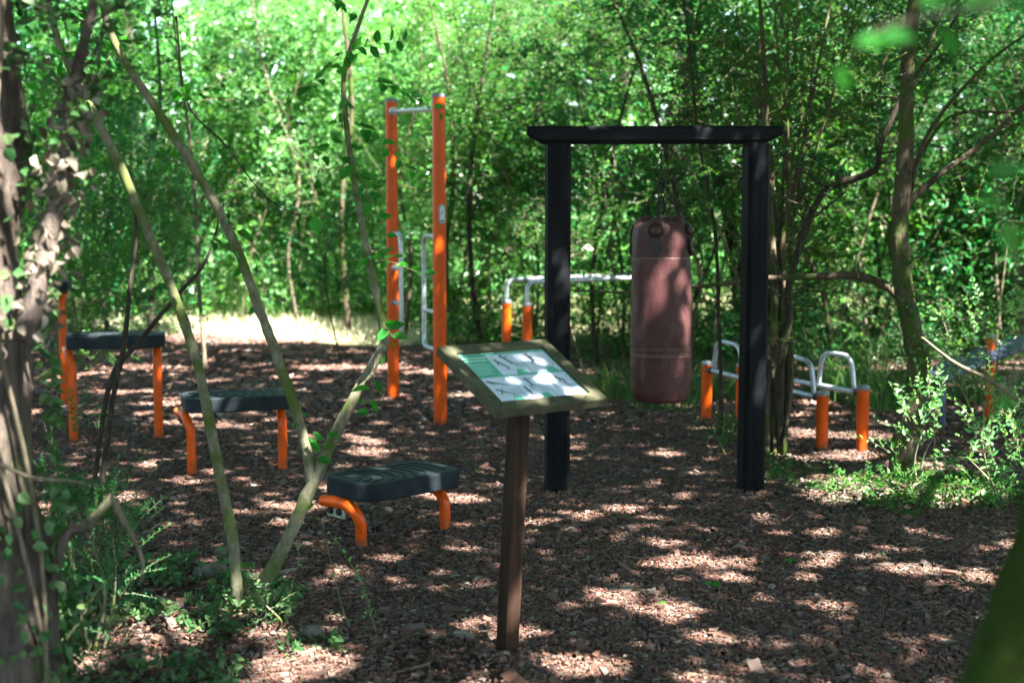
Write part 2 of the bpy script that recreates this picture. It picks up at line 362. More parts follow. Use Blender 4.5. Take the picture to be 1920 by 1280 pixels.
def chips(mb, xy, size, rng, z0=.0, thick=.004, tilt=.28, mat_=0, elong=(.35, .8)):
    n = len(xy); L = size * np.exp(rng.normal(0, .38, n)); W = L * rng.uniform(*elong, n); a = rng.uniform(0, 2 * math.pi, n)
    U = np.c_[np.cos(a), np.sin(a), rng.normal(0, tilt, n)]; U = nrm(U); Nn = nrm(np.c_[rng.normal(0, tilt, (n, 2)), np.ones(n)])
    Vv = nrm(np.cross(Nn, U)); Nn = np.cross(U, Vv)
    C = np.c_[xy, gh(xy[:, 0], xy[:, 1]) + z0 + rng.uniform(0, .012, n)]
    k = rng.uniform(.55, 1, (n, 4))
    cs = [(-1, -1), (1, -1), (1, 1), (-1, 1)]
    top = np.stack([C + U * (sx * L * k[:, q] * .5)[:, None] + Vv * (sy * W * k[:, (q + 1) % 4] * .5)[:, None] for q, (sx, sy) in enumerate(cs)], 1)
    th = (Nn * (thick * rng.uniform(.6, 1.8, n))[:, None])[:, None]
    V = np.concatenate([top + th, top - th], 1); b = np.arange(n)[:, None] * 8
    F = np.concatenate([b + np.array([f]) for f in ([0, 1, 2, 3], [4, 5, 1, 0], [5, 6, 2, 1], [6, 7, 3, 2], [7, 4, 0, 3])])
    mb.add(V.reshape(-1, 3), F, mat_, False)
def area(xr, yr, n, rng, f=None):
    P = np.c_[rng.uniform(*xr, n), rng.uniform(*yr, n)]
    return P[f(P[:, 0], P[:, 1])] if f else P
def infov(m=.06): return lambda x, y: np.abs(x) < y * (.36 + m) + .5
rng = np.random.default_rng(5)
def mulch_f(x, y):
    lim = np.interp(960 + 2667 * x / y, [200, 480, 720, 900], [18.3, 16.8, 15.7, 16.0]) + 1.0 * (noise(np.c_[x, y], 1.5, 2) - .5)
    left = -.30 * y - .2 + .5 * (noise(np.c_[x, y], .8, 2, 5) - .5)
    m = (y < lim) & infov()(x, y)
    # undergrowth corner bottom left / soil patch beside the path on the right
    nz = noise(np.c_[x, y], .6, 2, 2)
    m &= ~((y < 5.8) & (x < -.35 + (5.8 - y) * .12 + (nz - .5) * .8) & (np.random.default_rng(len(x)).random(len(x)) > .28 + 1.2 * (nz < .42)))
    return m
mb = MB()
P = area((-8, 8), (3.2, 6.5), 420000, rng, mulch_f); chips(mb, P, .0155, rng, elong=(.22, .7), tilt=.2, thick=.003)
P = area((-8, 8), (6.5, 10), 280000, rng, mulch_f); chips(mb, P, .0215, rng, elong=(.22, .7), tilt=.2, thick=.003)
P = area((-8, 8), (10, 19), 130000, rng, mulch_f); chips(mb, P, .05, rng)
P = area((-8, 8), (3.2, 9), 3000, rng, mulch_f); chips(mb, P, .055, rng, z0=.006, thick=.006, elong=(.3, .6))
P = area((-8, 8), (3.2, 9), 9000, rng, mulch_f); chips(mb, P, .075, rng, z0=.006, thick=.0015, elong=(.04, .1), tilt=.15)
tag(mb.build('bark_mulch', CHIP), kind='stuff')

def litter_f(x, y):
    return (infov()(x, y)) & (((y < 6.3) & (x < -.2)) | ((x > 1.7) & (y < 10)) | (noise(np.c_[x, y], .5, 2, 8) > .62) | (np.random.default_rng(3).random(len(x)) < .35)) & (y < 12)
mb = MB(); P = area((-5, 5), (3, 12), 26000, rng, litter_f)
n = len(P); a = rng.uniform(0, 6.28, n); D = np.c_[np.cos(a), np.sin(a), rng.normal(0, .2, n)]; Nn = np.c_[rng.normal(0, .35, (n, 2)), np.ones(n)]
leaves(mb, np.c_[P, gh(P[:, 0], P[:, 1]) + .012 + rng.uniform(0, .012, n)], D, Nn, rng.uniform(.012, .045, n), rng.uniform(.008, .02, n))
tag(mb.build('leaf_litter', DEAD), kind='stuff')

# ------------------------------------------------------------------ equipment
Z3 = np.array([0, 0, 1.0])
def post(parent, x, y, h, r, name='post', m=None, capm=None, capname='cap', sink=.05, sides=28):
    mb = MB(); tube(mb, [(x, y, -sink), (x, y, h)], r, sides); p = mb.build(name, m or ORANGE, parent)
    if capm:
        mb = MB(); lathe(mb, [(r * 1.05, h - .012), (r * 1.07, h + .004), (r * .95, h + .014), (r * .5, h + .02), (0, h + .021)], (x, y, 0), sides); sub(p, mb, capname, capm)
    return p
# --- stepping platforms
def rrect(L, W, r, k=6):
    out = []
    for cx, cy_, a0 in ((L / 2 - r, W / 2 - r, 0), (-L / 2 + r, W / 2 - r, 90), (-L / 2 + r, -W / 2 + r, 180), (L / 2 - r, -W / 2 + r, 270)):
        for t in np.linspace(0, 90, k): out.append((cx + r * math.cos(R(a0 + t)), cy_ + r * math.sin(R(a0 + t))))
    return out
def step(cx, cy_, yaw, h, label, L=.62, W=.37, legr=.027, only_right=False):
    t = thing('step_platform', (cx, cy_, 0), label, 'step platform', 'rubber topped step platforms on orange legs')
    A = np.array([math.cos(R(yaw)), math.sin(R(yaw)), 0]); F = np.array([math.sin(R(yaw)), -math.cos(R(yaw)), 0])
    def P(a, f, z): return np.array([cx, cy_, 0]) + A * a + F * f + Z3 * z
    M = frameM((cx, cy_, 0), A, -F, Z3)
    mb = MB(); prism(mb, rrect(L, W, .085), h - .085, h, M, bev=.012); plat = mb.build('platform', RUB, t)
    mb = MB()                                      # raised arcs on the tread, centred off one end
    for k in range(9):
        rr = .07 + .055 * k; pts = []
        for an in np.linspace(-80, 80, 41):
            a = -L / 2 + .02 + rr * math.cos(R(an)); f = rr * math.sin(R(an)) * .8
            if abs(f) < W / 2 - .022 and a < L / 2 - .03: pts.append(P(a, f, h + .0005))
        if len(pts) > 3: tube(mb, np.array(pts), .0035, 6)
    sub(plat, mb, 'tread_ridge', GROOVE)
    for s in (-1, 1):
        a0 = s * (L / 2 - (.035 if s < 0 else .055)); zt = h - .085 - legr
        pts = [P(a0, W / 2 - .1, -.05), P(a0, W / 2 - .1, zt - .085)]
        for an in np.linspace(0, 90, 8)[1:]:
            q = R(an); pts.append(P(a0 + s * .03 * math.sin(q) * (1 if s < 0 else 0), W / 2 - .1 - .09 * (1 - math.cos(q)), zt - .085 + .085 * math.sin(q)))
        pts.append(P(a0 + (s * .05 if s < 0 else 0), -W / 2 + .045, zt))
        mb = MB(); tube(mb, np.array(pts), legr, 22); lg = mb.build('leg', ORANGE, t)
    mb = MB(); a0 = -(L / 2 - .02)
    Mb = frameM(P(a0 - .02, -.055, h - .085 - legr * 2 - .012), A, -F, Z3); 
    bevel_box(mb, (.012, .13, .062), Mb, .005); br = mb.build('bracket', BRKT, t)
    for f in (-.087, -.023):
        mb = MB(); c = P(a0 - .026, f, h - .085 - legr * 2 - .012); tube(mb, [c, c - A * .012], [.019, .015], 18); sub(br, mb, 'bolt_cover', BLACKP)
    return t
step(-.56, 6.66, 44, .305, 'lowest black rubber step platform with bent orange legs, beside the forked sapling', .60, .37)
step(-1.63, 8.34, 19, .46, 'second lowest step platform, knee high, behind the slanting sapling stem', .62, .37)
step(-2.66, 9.52, 13, .71, 'waist high step platform with pale worn top on two long orange legs', .64, .37, .029)
step(-3.78, 11.12, 10, .98, 'tallest step platform, mostly hidden behind the ivy covered trunk', .62, .37, .029)

# --- pull-up station
pl, pr = np.array([-.957, 11.4]), np.array([-.515, 10.12])
t = thing('pull_up_station', ((pl[0] + pr[0]) / 2, (pl[1] + pr[1]) / 2, 0), 'tall orange two-post pull-up bar with grey ladder grips', 'exercise equipment')
post(t, *pl, 2.395, .047, 'post', ORANGE, CAP); p2 = post(t, *pr, 2.335, .048, 'post', ORANGE, CAP)
mb = MB(); tube(mb, [(*pl, 2.31), (*pr, 2.245)], .019, 16); tube(mb, [(*(pl + (pr - pl) * .03), 2.31), (*(pl + (pr - pl) * .07), 2.308)], .032, 18); mb.build('crossbar', GALV, t)
u = nrm(pr - pl)
for base, s in ((pl, 1), (pr, -1)):
    def Q(d, z): q = base + u * s * d; return np.array([q[0], q[1], z])
    off = .27 if s > 0 else .42
    mb = MB()
    pth = [Q(.03, 1.345), Q(off - .07, 1.345)] + [Q(off - .07 + .07 * math.sin(a), 1.345 - .07 * (1 - math.cos(a))) for a in np.linspace(.2, 1.57, 6)]
    pth += [Q(off, .6)] + [Q(off - .07 * (1 - math.cos(a)), .6 - .07 * math.sin(a)) for a in np.linspace(.2, 1.57, 6)] + [Q(.03, .53)]
    tube(mb, np.array(pth), .018, 14); ga = mb.build('grip_rail', GALV, t)
    for z in (1.075, .80):
        mb = MB(); tube(mb, [Q(.03, z), Q(off, z)], .016, 12); sub(ga, mb, 'rung', GALV)
    for z in (1.345, 1.075, .80, .53):
        mb = MB(); tube(mb, [Q(.04, z), Q(.075, z)], .025, 14); sub(ga, mb, 'collar', CAP)
# oval plaque on the post, facing the camera's right
pd = nrm(np.array([.45, -1, 0])); ps = np.array([-pd[1], pd[0], 0])
c0 = np.array([pr[0], pr[1], 1.505]) + pd * .047
ov = [(x, y) for x, y in [(.026 * math.cos(a), (.045 if math.sin(a) > 0 else -.045) + .026 * math.sin(a)) for a in np.linspace(0, 2 * math.pi, 33)[:-1]]]
mb = MB(); prism(mb, ov, -.004, .008, frameM(c0, ps, Z3, pd)); pq = mb.build('plaque', CAP, t)
mb = MB(); prism(mb, [(x * .72, y * .86) for x, y in ov], .009, .0105, frameM(c0, ps, Z3, pd)); sub(pq, mb, 'plaque_face', CELL)
mb = MB()
prism(mb, [(-.006, -.005), (.007, .022), (.002, .026), (-.010, .0)], .011, .0118, frameM(c0, ps, Z3, pd)); sub(pq, mb, 'pictogram', INK); mb = MB()
prism(mb, [(-.012, -.04), (.012, -.04), (.009, -.052), (-.009, -.052)], .011, .0118, frameM(c0, ps, Z3, pd)); sub(pq, mb, 'pictogram', INK)

# --- dip bars behind
t = thing('parallel_bars', (.7, 13, 0), 'pair of grey tube dip bars on orange posts behind the black timber frame', 'exercise equipment')
dv = nrm(np.array([.78, .62])) 
for (x, y) in ((-.047, 12.5), (.130, 12.12)):
    e = np.array([x, y]) + dv * 1.66
    for q in ((x, y), tuple(e)): post(t, *q, .73, .042, 'post', ORANGE, CAP)
    r_ = .05; pth = [(x, y, .72), (x, y, .86)] + [(*(np.array([x, y]) + dv * r_ * 1.6 * (1 - math.cos(a))), .86 + r_ * 1.2 * math.sin(a)) for a in np.linspace(.2, 1.57, 6)]
    pth += [(*(e - dv * r_ * 1.6 * (1 - math.cos(a))), .86 + r_ * 1.2 * math.sin(a)) for a in np.linspace(1.57, .2, 6)] + [(*e, .86), (*e, .72)]
    mb = MB(); tube(mb, np.array(pth), .021, 14); mb.build('handrail', GALV, t)

# --- push-up rails on the right
t = thing('push_up_bars', (1.85, 9.6, 0), 'low grey tube push-up rails with arched grips on short orange posts', 'exercise equipment')
for (a_, b_, hh, name) in (((1.98, 8.99), (1.415, 10.26), (.375, .43), 'a'), ((2.228, 8.95), (1.66, 10.22), (.415, .42), 'b')):
    a_ = np.array(a_); b_ = np.array(b_); v = nrm(b_ - a_); LL = np.linalg.norm(b_ - a_)
    post(t, *a_, hh[0], .038, 'post', ORANGE, CAP); post(t, *b_, hh[1], .038, 'post', ORANGE, CAP)
    z0, z1 = hh[0] - .035, hh[1] - .045
    def Q(s, z=0): q = a_ + v * s; return np.array([q[0], q[1], z0 + (z1 - z0) * s / LL + z])
    mb = MB(); tube(mb, [Q(.03), Q(LL - .03)], .017, 14); ra = mb.build('rail', GALV, t)
    for s0, s1 in ((.035, .075), (LL - .075, LL - .035)):
        mb = MB(); tube(mb, [Q(s0), Q(s1)], .025, 16); sub(ra, mb, 'collar', BLACKP)
    for s0, s1 in ((.09, .47), (LL - .47, LL - .09)):
        ins = .045; H = .225; pth = [Q(s0), Q(s0 + ins * .75, H * .75)]
        pth += [Q(s0 + ins + .04, H * .97), Q(s0 + .15, H), Q((s0 + s1) / 2, H), Q(s1 - .15, H), Q(s1 - ins - .04, H * .97), Q(s1 - ins * .75, H * .75), Q(s1)]
        mb = MB(); tube(mb, smooth_path(pth, 5), .016, 12); mb.build('grip_arch', GALV, t)

# --- sit-up bench
t = thing('sit_up_bench', (3.5, 10.2, 0), 'blue grey curved sit-up bench with orange post, seen through leafy twigs', 'exercise equipment')
bx, by = 3.45, 10.2
post(t, bx, by, .63, .033, 'post', ORANGE, CAP)
mb = MB(); n = 14; W2 = .19
for k in range(n - 1):
    def S_(q):
        s = q / (n - 1); return np.array([2.98 + 1.05 * s, 10.05 + .25 * s, .36 + .34 * math.sin(1.25 * s + .12) - .05])
    a, b2 = S_(k), S_(k + .86); d = nrm(b2 - a); sd_ = nrm(np.array([-.23, 1, 0])); up = np.cross(d, sd_)
    bevel_box(mb, (np.linalg.norm(b2 - a), 2 * W2, .022), frameM((a + b2) / 2, d, sd_, up), .005)
mb.build('curved_seat', GREYB, t)
mb = MB()
for s in (-1, 1):
    tube(mb, smooth_path([S_(0) + sd_ * s * .13 - Z3 * .02, S_(4) + sd_ * s * .13 - Z3 * .02, S_(9) + sd_ * s * .13 - Z3 * .02, S_(13) + sd_ * s * .13 - Z3 * .02], 5), .016, 10)
mb.build('support_rail', GREYB, t)
for s in (-1, 1):
    mb = MB(); c = S_(.3) + sd_ * s * .13; tube(mb, [(c[0], c[1], -.05), c - Z3 * .02], .021, 12); mb.build('leg', GREYB, t)
mb = MB(); tube(mb, [(bx, by, .57), (bx + .95, by + .15, .55)], .018, 12); tube(mb, [(bx + .035, by, .57), (bx + .07, by, .57)], .03, 12); mb.build('foot_bar', GALV, t)

# --- black timber frame
FY = 7.66
def oct_post(mb, x, y, z0, z1, half, ch, rot=0, mat_=0, nz=14, seed=0):
    prof = [(half, -half + ch), (half, half - ch), (half - ch, half), (-half + ch, half), (-half, half - ch), (-half, -half + ch), (-half + ch, -half), (half - ch, -half)]
    c, s = math.cos(rot), math.sin(rot); zs = np.linspace(z0, z1, nz); V = []
    for z in zs:
        wob = (noise(np.array([[x * 7 + seed, z, 0], [x * 7 + 5 + seed, z, 3]]), .5, 2) - .5) * .008
        V += [(x + wob[0] + px_ * c - py_ * s, y + wob[1] + px_ * s + py_ * c, z) for px_, py_ in prof]
    i, j = np.meshgrid(np.arange(nz - 1), np.arange(8), indexing='ij'); i = i.ravel(); j = j.ravel(); k = (j + 1) % 8
    mb.add(V, np.c_[i * 8 + j, i * 8 + k, (i + 1) * 8 + k, (i + 1) * 8 + j], mat_, False); mb.add(V[-8:], [list(range(8))], mat_, False)
xl, xr_ = at(1044, 900, FY)[0], at(1412, 900, FY)[0]
zb0, zb1 = at(1200, 270, FY)[2], at(1200, 237, FY)[2]
t = thing('timber_frame', ((xl + xr_) / 2, FY, 0), 'black stained timber goalpost frame carrying the punching bag', 'timber frame')
for x, rot, xt in ((xl, .16, at(1045, 300, FY)[0]), (xr_, .24, at(1413, 300, FY)[0])):
    mb = MB(); oct_post(mb, (x + xt) / 2, FY, -.08, zb0 + .004, 0.0625, .02, rot, seed=x); mb.build('post', T_post, t)
mb = MB(); x0, x1 = at(988, 240, FY)[0], at(1465, 240, FY)[0]; xs_ = [x0, x0 + .012, x0 + .085] + list(np.linspace(x0 + .2, x1 - .2, 10)) + [x1 - .10, x1 - .012, x1]
V = []; hh = zb1 - zb0
for k, x in enumerate(xs_):
    e = min(x - x0, x1 - x); lift = hh * .5 * (1 - min(1, e / (.065 if x < .8 else .08))); w_ = .068 * (1 if e > .03 else .85 + .15 * e / .03)
    wb = (noise(np.array([[x, 3.3, 1.0]]), .35, 2)[0] - .5) * .012
    z0_, z1_ = zb0 + lift + wb * .6, zb1 + wb * .4; ch = min(.022, (z1_ - z0_) * .3)
    V += [(x, FY - w_, z0_ + ch), (x, FY - w_, z1_ - ch), (x, FY - w_ + ch, z1_), (x, FY + w_ - ch, z1_), (x, FY + w_, z1_ - ch), (x, FY + w_, z0_ + ch), (x, FY + w_ - ch, z0_), (x, FY - w_ + ch, z0_)]
n = len(xs_); i, j = np.meshgrid(np.arange(n - 1), np.arange(8), indexing='ij'); i = i.ravel(); j = j.ravel(); k = (j + 1) % 8
mb.add(V, np.c_[i * 8 + j, i * 8 + k, (i + 1) * 8 + k, (i + 1) * 8 + j], 0, False); mb.add(V[:8], [list(range(8))[::-1]], 0, False); mb.add(V[-8:], [list(range(8))], 0, False)
mb.build('crossbeam', T_beam, t)

# --- punching bag
bc = at(1239, 580, FY); bt, bb = at(1237, 410, FY)[2], at(1237, 752, FY)[2]; r0 = 57.5 / FPX * FY
t = thing('punching_bag', (bc[0], FY, bb), 'worn brown leather punching bag hanging on chains from the black frame', 'punching bag')
H = bt - bb
prof = [(0, .002), (.5, 0), (.78, .004), (.9, .018), (.965, .05), (.99, .10), (1.01, .2), (1.01, .262), (.998, .268), (1.01, .274), (1.012, .292), (.998, .298), (1.01, .304), (1.005, .4), (.985, .55), (.965, .7), (.955, .785), (.948, .79), (.953, .795), (.945, .86), (.92, .92), (.85, .965), (.72, .99), (.5, 1.0), (.2, .992), (0, .99)]
P_ = np.array(prof); zz = []
for k in range(len(P_) - 1):
    for s in np.linspace(0, 1, 5, endpoint=False): zz.append(P_[k] * (1 - s) + P_[k + 1] * s)
zz.append(P_[-1]); zz = np.array(zz)
mb = MB(); lathe(mb, np.c_[zz[:, 0] * r0, zz[:, 1] * H + bb], (bc[0], FY, 0), 72)
V = mb.v[0]; dv_ = V - np.array([bc[0], FY, 0]); ang = np.arctan2(dv_[:, 1], dv_[:, 0]); rel = (V[:, 2] - bb) / H
w1 = (noise(V, .16, 3, 4) - .5) * .018; sc = 1 + w1 / r0 * 1.0
V[:, 0] = bc[0] + dv_[:, 0] * sc + (.5 - rel) * .012; V[:, 1] = FY + dv_[:, 1] * sc
top = rel > .86; V[:, 2] += np.where(top, np.cos(4 * (ang + 1.87)) * .018 * (rel - .86) / .14, 0)
mb.build('bag_body', LEA, t)
apex = at(1240, 335, FY)
for k in range(4):
    an = -1.87 + k * math.pi / 2; o = np.array([math.cos(an), math.sin(an), 0]); s = np.array([-math.sin(an), math.cos(an), 0])
    c = np.array([bc[0], FY, bt - .062]) + o * r0 * .90; up = nrm(Z3 - o * .35); nn = nrm(np.cross(s, up)); nn = nn if np.dot(nn, o) > 0 else -nn
    mb = MB(); bm = bmesh.new(); bmesh.ops.create_uvsphere(bm, u_segments=20, v_segments=12, radius=1)
    from_bm(mb, bm, frameM(c, s * .034, up * .03, nn * .022), 0, True); lug = mb.build('lug', LEA, t)
    mb = MB(); tube(mb, np.array([c + s * .042 * math.cos(a) + up * .038 * math.sin(a) + nn * .006 for a in np.linspace(0, 2 * math.pi, 25)]), .006, 8, cap=False); sub(lug, mb, 'ring', LEAD)
    tp = [(-.02, -.03), (.02, -.03), (.032, -.07), (.026, -.105), (0, -.135), (-.026, -.105), (-.032, -.07)]
    c3 = c - up * .005 + nn * .006; mb = MB(); prism(mb, tp[::-1], -.004, .009, frameM(c3, s, nrm(Z3 - o * .03), nrm(nn * .25 + o)), bev=.003); mb.build('leather_tab', LEAD, t)
    # chain of links up to the shackle
    p0 = np.array([bc[0], FY, bt - .01]) + o * r0 * .72; nl = 9; mb = MB(); d = nrm(apex - p0); Lc = np.linalg.norm(apex - p0)
    for q in range(nl):
        cc = p0 + (apex - p0) * (q + .5) / nl; sd_ = s if q % 2 else np.cross(d, s); hl = Lc / nl * .62
        tube(mb, np.array([cc + d * hl * math.cos(a) + sd_ * .009 * math.sin(a) for a in np.linspace(0, 2 * math.pi, 13)]), .0032, 6, cap=False)
    mb.build('chain', CHAIN, t)
mb = MB(); topc = np.array([apex[0], FY, zb0 + .005]); nl = 9; d = Z3; Lc = topc[2] - apex[2]
for q in range(nl):
    cc = apex + (topc - apex) * (q + .5) / nl; sd_ = np.array([1.0, 0, 0]) if q % 2 else np.array([0, 1.0, 0]); hl = Lc / nl * .62
    tube(mb, np.array([cc + d * hl * math.cos(a) + sd_ * .009 * math.sin(a) for a in np.linspace(0, 2 * math.pi, 13)]), .0032, 6, cap=False)
mb.build('chain', CHAIN, t)
mb = MB()
for rl in (.268, .298, .79):
    k = np.interp(rl, P_[:, 1], P_[:, 0]); 
    for off in ((-.006, .006) if rl < .5 else (0,)):
        mb = MB(); ring = []
        for a in np.linspace(0, 2 * math.pi, 73):
            q = np.array([bc[0] + r0 * 1.0 * k * math.cos(a), FY + r0 * k * math.sin(a), bb + rl * H + off]); w_ = (noise(q[None], .16, 3, 4)[0] - .5) * .018
            ring.append(np.array([bc[0] + r0 * (k + .006) * (1 + w_ / r0) * math.cos(a) + (.5 - rl) * .012, FY + r0 * (k + .006) * (1 + w_ / r0) * math.sin(a), q[2]]))
        tube(mb, np.array(ring), .0014, 5, cap=False); mb.build('seam', STITCH, t)

# --- information lectern
SY = 5.0
base = gp(949, 1222, 0); 
A_, B_, C_, D_ = (820, 648), (1025, 636), (1140, 748), (935, 768)
def fit():
    best = None
    tgt = np.array([A_, B_, C_, D_], float)
    import itertools
    par = np.array([.10, 5.0, .98, 40., 37., .5, .42]); stp = np.array([.1, .3, .1, 10, 10, .1, .1])
    def cor(p):
        x, y, z, ps_, T, W, L = p; u_ = np.array([math.cos(R(ps_)), math.sin(R(ps_)), 0]); v_ = np.array([math.sin(R(ps_)) * math.cos(R(T)), -math.cos(R(ps_)) * math.cos(R(T)), -math.sin(R(T))]); c = np.array([x, y, z])
        return [c - u_ * W / 2 - v_ * L / 2, c + u_ * W / 2 - v_ * L / 2, c + u_ * W / 2 + v_ * L / 2, c - u_ * W / 2 + v_ * L / 2], u_, v_
    def err(p):
        q, _, _ = cor(p); X_, Y_, _ = to_px(np.array(q)); return np.sum((X_ - tgt[:, 0]) ** 2 + (Y_ - tgt[:, 1]) ** 2) + 4e3 * (p[1] - 4.93) ** 2 + 2e3 * (p[5] - .50) ** 2
    e0 = err(par)
    for it in range(400):
        moved = False
        for k in range(7):
            for s in (1, -1):
                q = par.copy(); q[k] += s * stp[k]; e = err(q)
                if e < e0: par, e0, moved = q, e, True
        if not moved: stp *= .6
    return par, e0, cor(par)
par, e0, (qc, u_, v_) = fit(); print('SIGN FIT', par.round(3), round(e0, 2))
W_, L_ = par[5], par[6]; nS = nrm(np.cross(u_, -v_)); 
if nS[2] < 0: nS = -nS
c0 = np.array(par[:3]); t = thing('information_lectern', (base[0], base[1], 0), 'tilted exercise sign in a wooden frame on a square brown post', 'sign')
yv = -v_                                            # towards the top edge
MS = frameM(c0, u_, yv, nS); fw = .047; th = .034
for name, pts in (('a', [(-W_ / 2, L_ / 2), (W_ / 2, L_ / 2), (W_ / 2 - fw, L_ / 2 - fw), (-W_ / 2 + fw, L_ / 2 - fw)]), ('b', [(-W_ / 2, -L_ / 2), (W_ / 2, -L_ / 2), (W_ / 2 - fw, -L_ / 2 + fw), (-W_ / 2 + fw, -L_ / 2 + fw)][::-1]),
                  ('c', [(-W_ / 2, -L_ / 2), (-W_ / 2 + fw, -L_ / 2 + fw), (-W_ / 2 + fw, L_ / 2 - fw), (-W_ / 2, L_ / 2)]), ('d', [(W_ / 2, -L_ / 2), (W_ / 2 - fw, -L_ / 2 + fw), (W_ / 2 - fw, L_ / 2 - fw), (W_ / 2, L_ / 2)][::-1])):
    mb = MB(); cxy = np.mean(pts, 0); pts = [tuple(cxy + (np.array(p) - cxy) * .997) for p in pts]; prism(mb, pts[::-1], -th, 0, MS, bev=.0025); fr = mb.build('frame_board', T_sign, t)
    for s in (-.32, .32):
        mb = MB(); q = cxy + np.array([s * (W_ if name in 'ab' else 0), s * (L_ if name in 'cd' else 0)]); prism(mb, [(q[0] + .0035 * math.cos(a), q[1] + .0035 * math.sin(a)) for a in np.linspace(0, 2 * math.pi, 9)[:-1]], .0, .0015, MS)
        sub(fr, mb, 'screw', BLACKP)
iw, il = W_ - 2 * fw, L_ - 2 * fw
mb = MB(); prism(mb, [(-iw / 2 - .004, -il / 2 - .004), (iw / 2 + .004, -il / 2 - .004), (iw / 2 + .004, il / 2 + .004), (-iw / 2 - .004, il / 2 + .004)], -.02, -.012, MS); pan = mb.build('panel', TEAL, t)
def U(x, y): return (-iw / 2 + x * iw, il / 2 - y * il)          # panel coordinates, 0..1 from the upper left corner
def quad(mb, x0, y0, x1, y1, z, mt=0):
    pts = [U(x0, y1), U(x1, y1), U(x1, y0), U(x0, y0)]; V = [tuple(MS @ Vector((*p, z))) for p in pts]; mb.add(V, [[0, 1, 2, 3]], mt, False)
mb = MB(); Zc = -.0108
cells = [(.30, .05, .638, .47), (.646, .05, .985, .47), (.015, .50, .325, .97), (.333, .50, .655, .97), (.663, .50, .985, .97)]
for c in cells: mb = MB(); quad(mb, *c, Zc); sub(pan, mb, 'white_cell', CELL)
Zi = -.0098
for (x0, y0, x1, y1) in cells:                       # green tab at each cell's lower right
    mb = MB(); V = [tuple(MS @ Vector((*U(*p), Zi))) for p in ((x0 + (x1 - x0) * .48, y1), (x0 + (x1 - x0) * .88, y1), (x0 + (x1 - x0) * .8, y1 - .10), (x0 + (x1 - x0) * .58, y1 - .10))]; mb.add(V, [[0, 1, 2, 3]], 0, False); sub(pan, mb, 'green_tab', TEAL)
def limb(mb, pts, w, z=-.0096):
    pts = [np.array(U(*p)) for p in pts]
    for a, b_ in zip(pts[:-1], pts[1:]):
        d = nrm(b_ - a); w *= .72; n_ = np.array([-d[1], d[0]]) * w / 2; a2, b2 = a - d * w * .2, b_ + d * w * .2
        mb.add([tuple(MS @ Vector((*p, z))) for p in (a2 - n_, b2 - n_ * .8, b2 + n_ * .8, a2 + n_)], [[0, 1, 2, 3]], 0, False)
def headm(mb, p, r, z=-.0094):
    p = np.array(U(*p)); mb.add([tuple(MS @ Vector((p[0] + r * math.cos(a), p[1] + r * math.sin(a), z))) for a in np.linspace(0, 2 * math.pi, 13)[:-1]], [list(range(12))], 0, False)
mb = MB(); g = .009
def fig(hd, parts):
    mb = MB(); headm(mb, hd, .0058)
    for w_, p in parts: limb(mb, p, w_)
    sub(pan, mb, 'pictogram', INK)
# pictured exercises (seen in the photo as dark figures)
fig((.36, .17), [(.012, [(.37, .20), (.40, .27)]), (.007, [(.40, .27), (.43, .33), (.40, .37)]), (.007, [(.40, .27), (.44, .36)]), (.005, [(.37, .21), (.34, .27)])])
fig((.46, .09), [(.013, [(.47, .12), (.50, .20)]), (.007, [(.50, .20), (.54, .27), (.57, .30)]), (.007, [(.50, .20), (.50, .27)]), (.005, [(.48, .13), (.52, .11), (.53, .08)]), (.005, [(.47, .13), (.43, .10)])])
fig((.75, .10), [(.012, [(.755, .13), (.77, .22)]), (.008, [(.77, .22), (.82, .22), (.83, .27)]), (.007, [(.77, .23), (.73, .27), (.76, .29)]), (.005, [(.755, .14), (.79, .17)])])
fig((.07, .58), [(.013, [(.09, .59), (.15, .62)]), (.008, [(.15, .62), (.21, .65), (.25, .68)]), (.005, [(.09, .60), (.11, .66)])])
fig((.09, .74), [(.012, [(.11, .76), (.16, .80)]), (.008, [(.16, .80), (.20, .82), (.23, .86)]), (.007, [(.13, .78), (.09, .84)]), (.005, [(.11, .76), (.16, .72)])])
fig((.49, .57), [(.012, [(.49, .60), (.50, .68)]), (.007, [(.50, .68), (.47, .74), (.49, .79)]), (.007, [(.50, .68), (.53, .74)]), (.005, [(.49, .61), (.53, .58)]), (.005, [(.49, .61), (.45, .60)])])
fig((.40, .74), [(.013, [(.40, .77), (.41, .85)]), (.007, [(.41, .85), (.39, .93)]), (.007, [(.41, .85), (.45, .92)]), (.005, [(.40, .78), (.44, .82)])])
fig((.71, .56), [(.012, [(.715, .59), (.73, .68)]), (.007, [(.73, .68), (.73, .76), (.75, .80)]), (.005, [(.715, .60), (.75, .63)])])
fig((.83, .60), [(.012, [(.84, .62), (.89, .66)]), (.007, [(.89, .66), (.87, .74), (.90, .75)]), (.005, [(.85, .63), (.83, .70)])])
rg = random.Random(3)
for (x0, y0, x1, y1) in cells:
    mb = MB()
    for r_ in range(3):
        x = x0 + (x1 - x0) * .66
        while x < x1 - .03:
            w_ = rg.uniform(.012, .03); quad(mb, x, y1 - .22 + r_ * .035, min(x + w_, x1 - .015), y1 - .205 + r_ * .035, Zi); x += w_ + .008
    sub(pan, mb, 'caption_text', GINK)

mb = MB()
for r_ in range(2):
    x = .03
    while x < .27: w_ = rg.uniform(.012, .035); quad(mb, x, .085 + r_ * .055, min(.28, x + w_), .11 + r_ * .055, Zi); x += w_ + .007
for r_ in range(9):
    x = .03; e = rg.uniform(.2, .28)
    while x < e: w_ = rg.uniform(.01, .03); quad(mb, x, .215 + r_ * .027, min(e, x + w_), .2225 + r_ * .027, Zi); x += w_ + .006
quad(mb, .02, .015, .9, .022, Zi)
sub(pan, mb, 'header_text', PTXT)
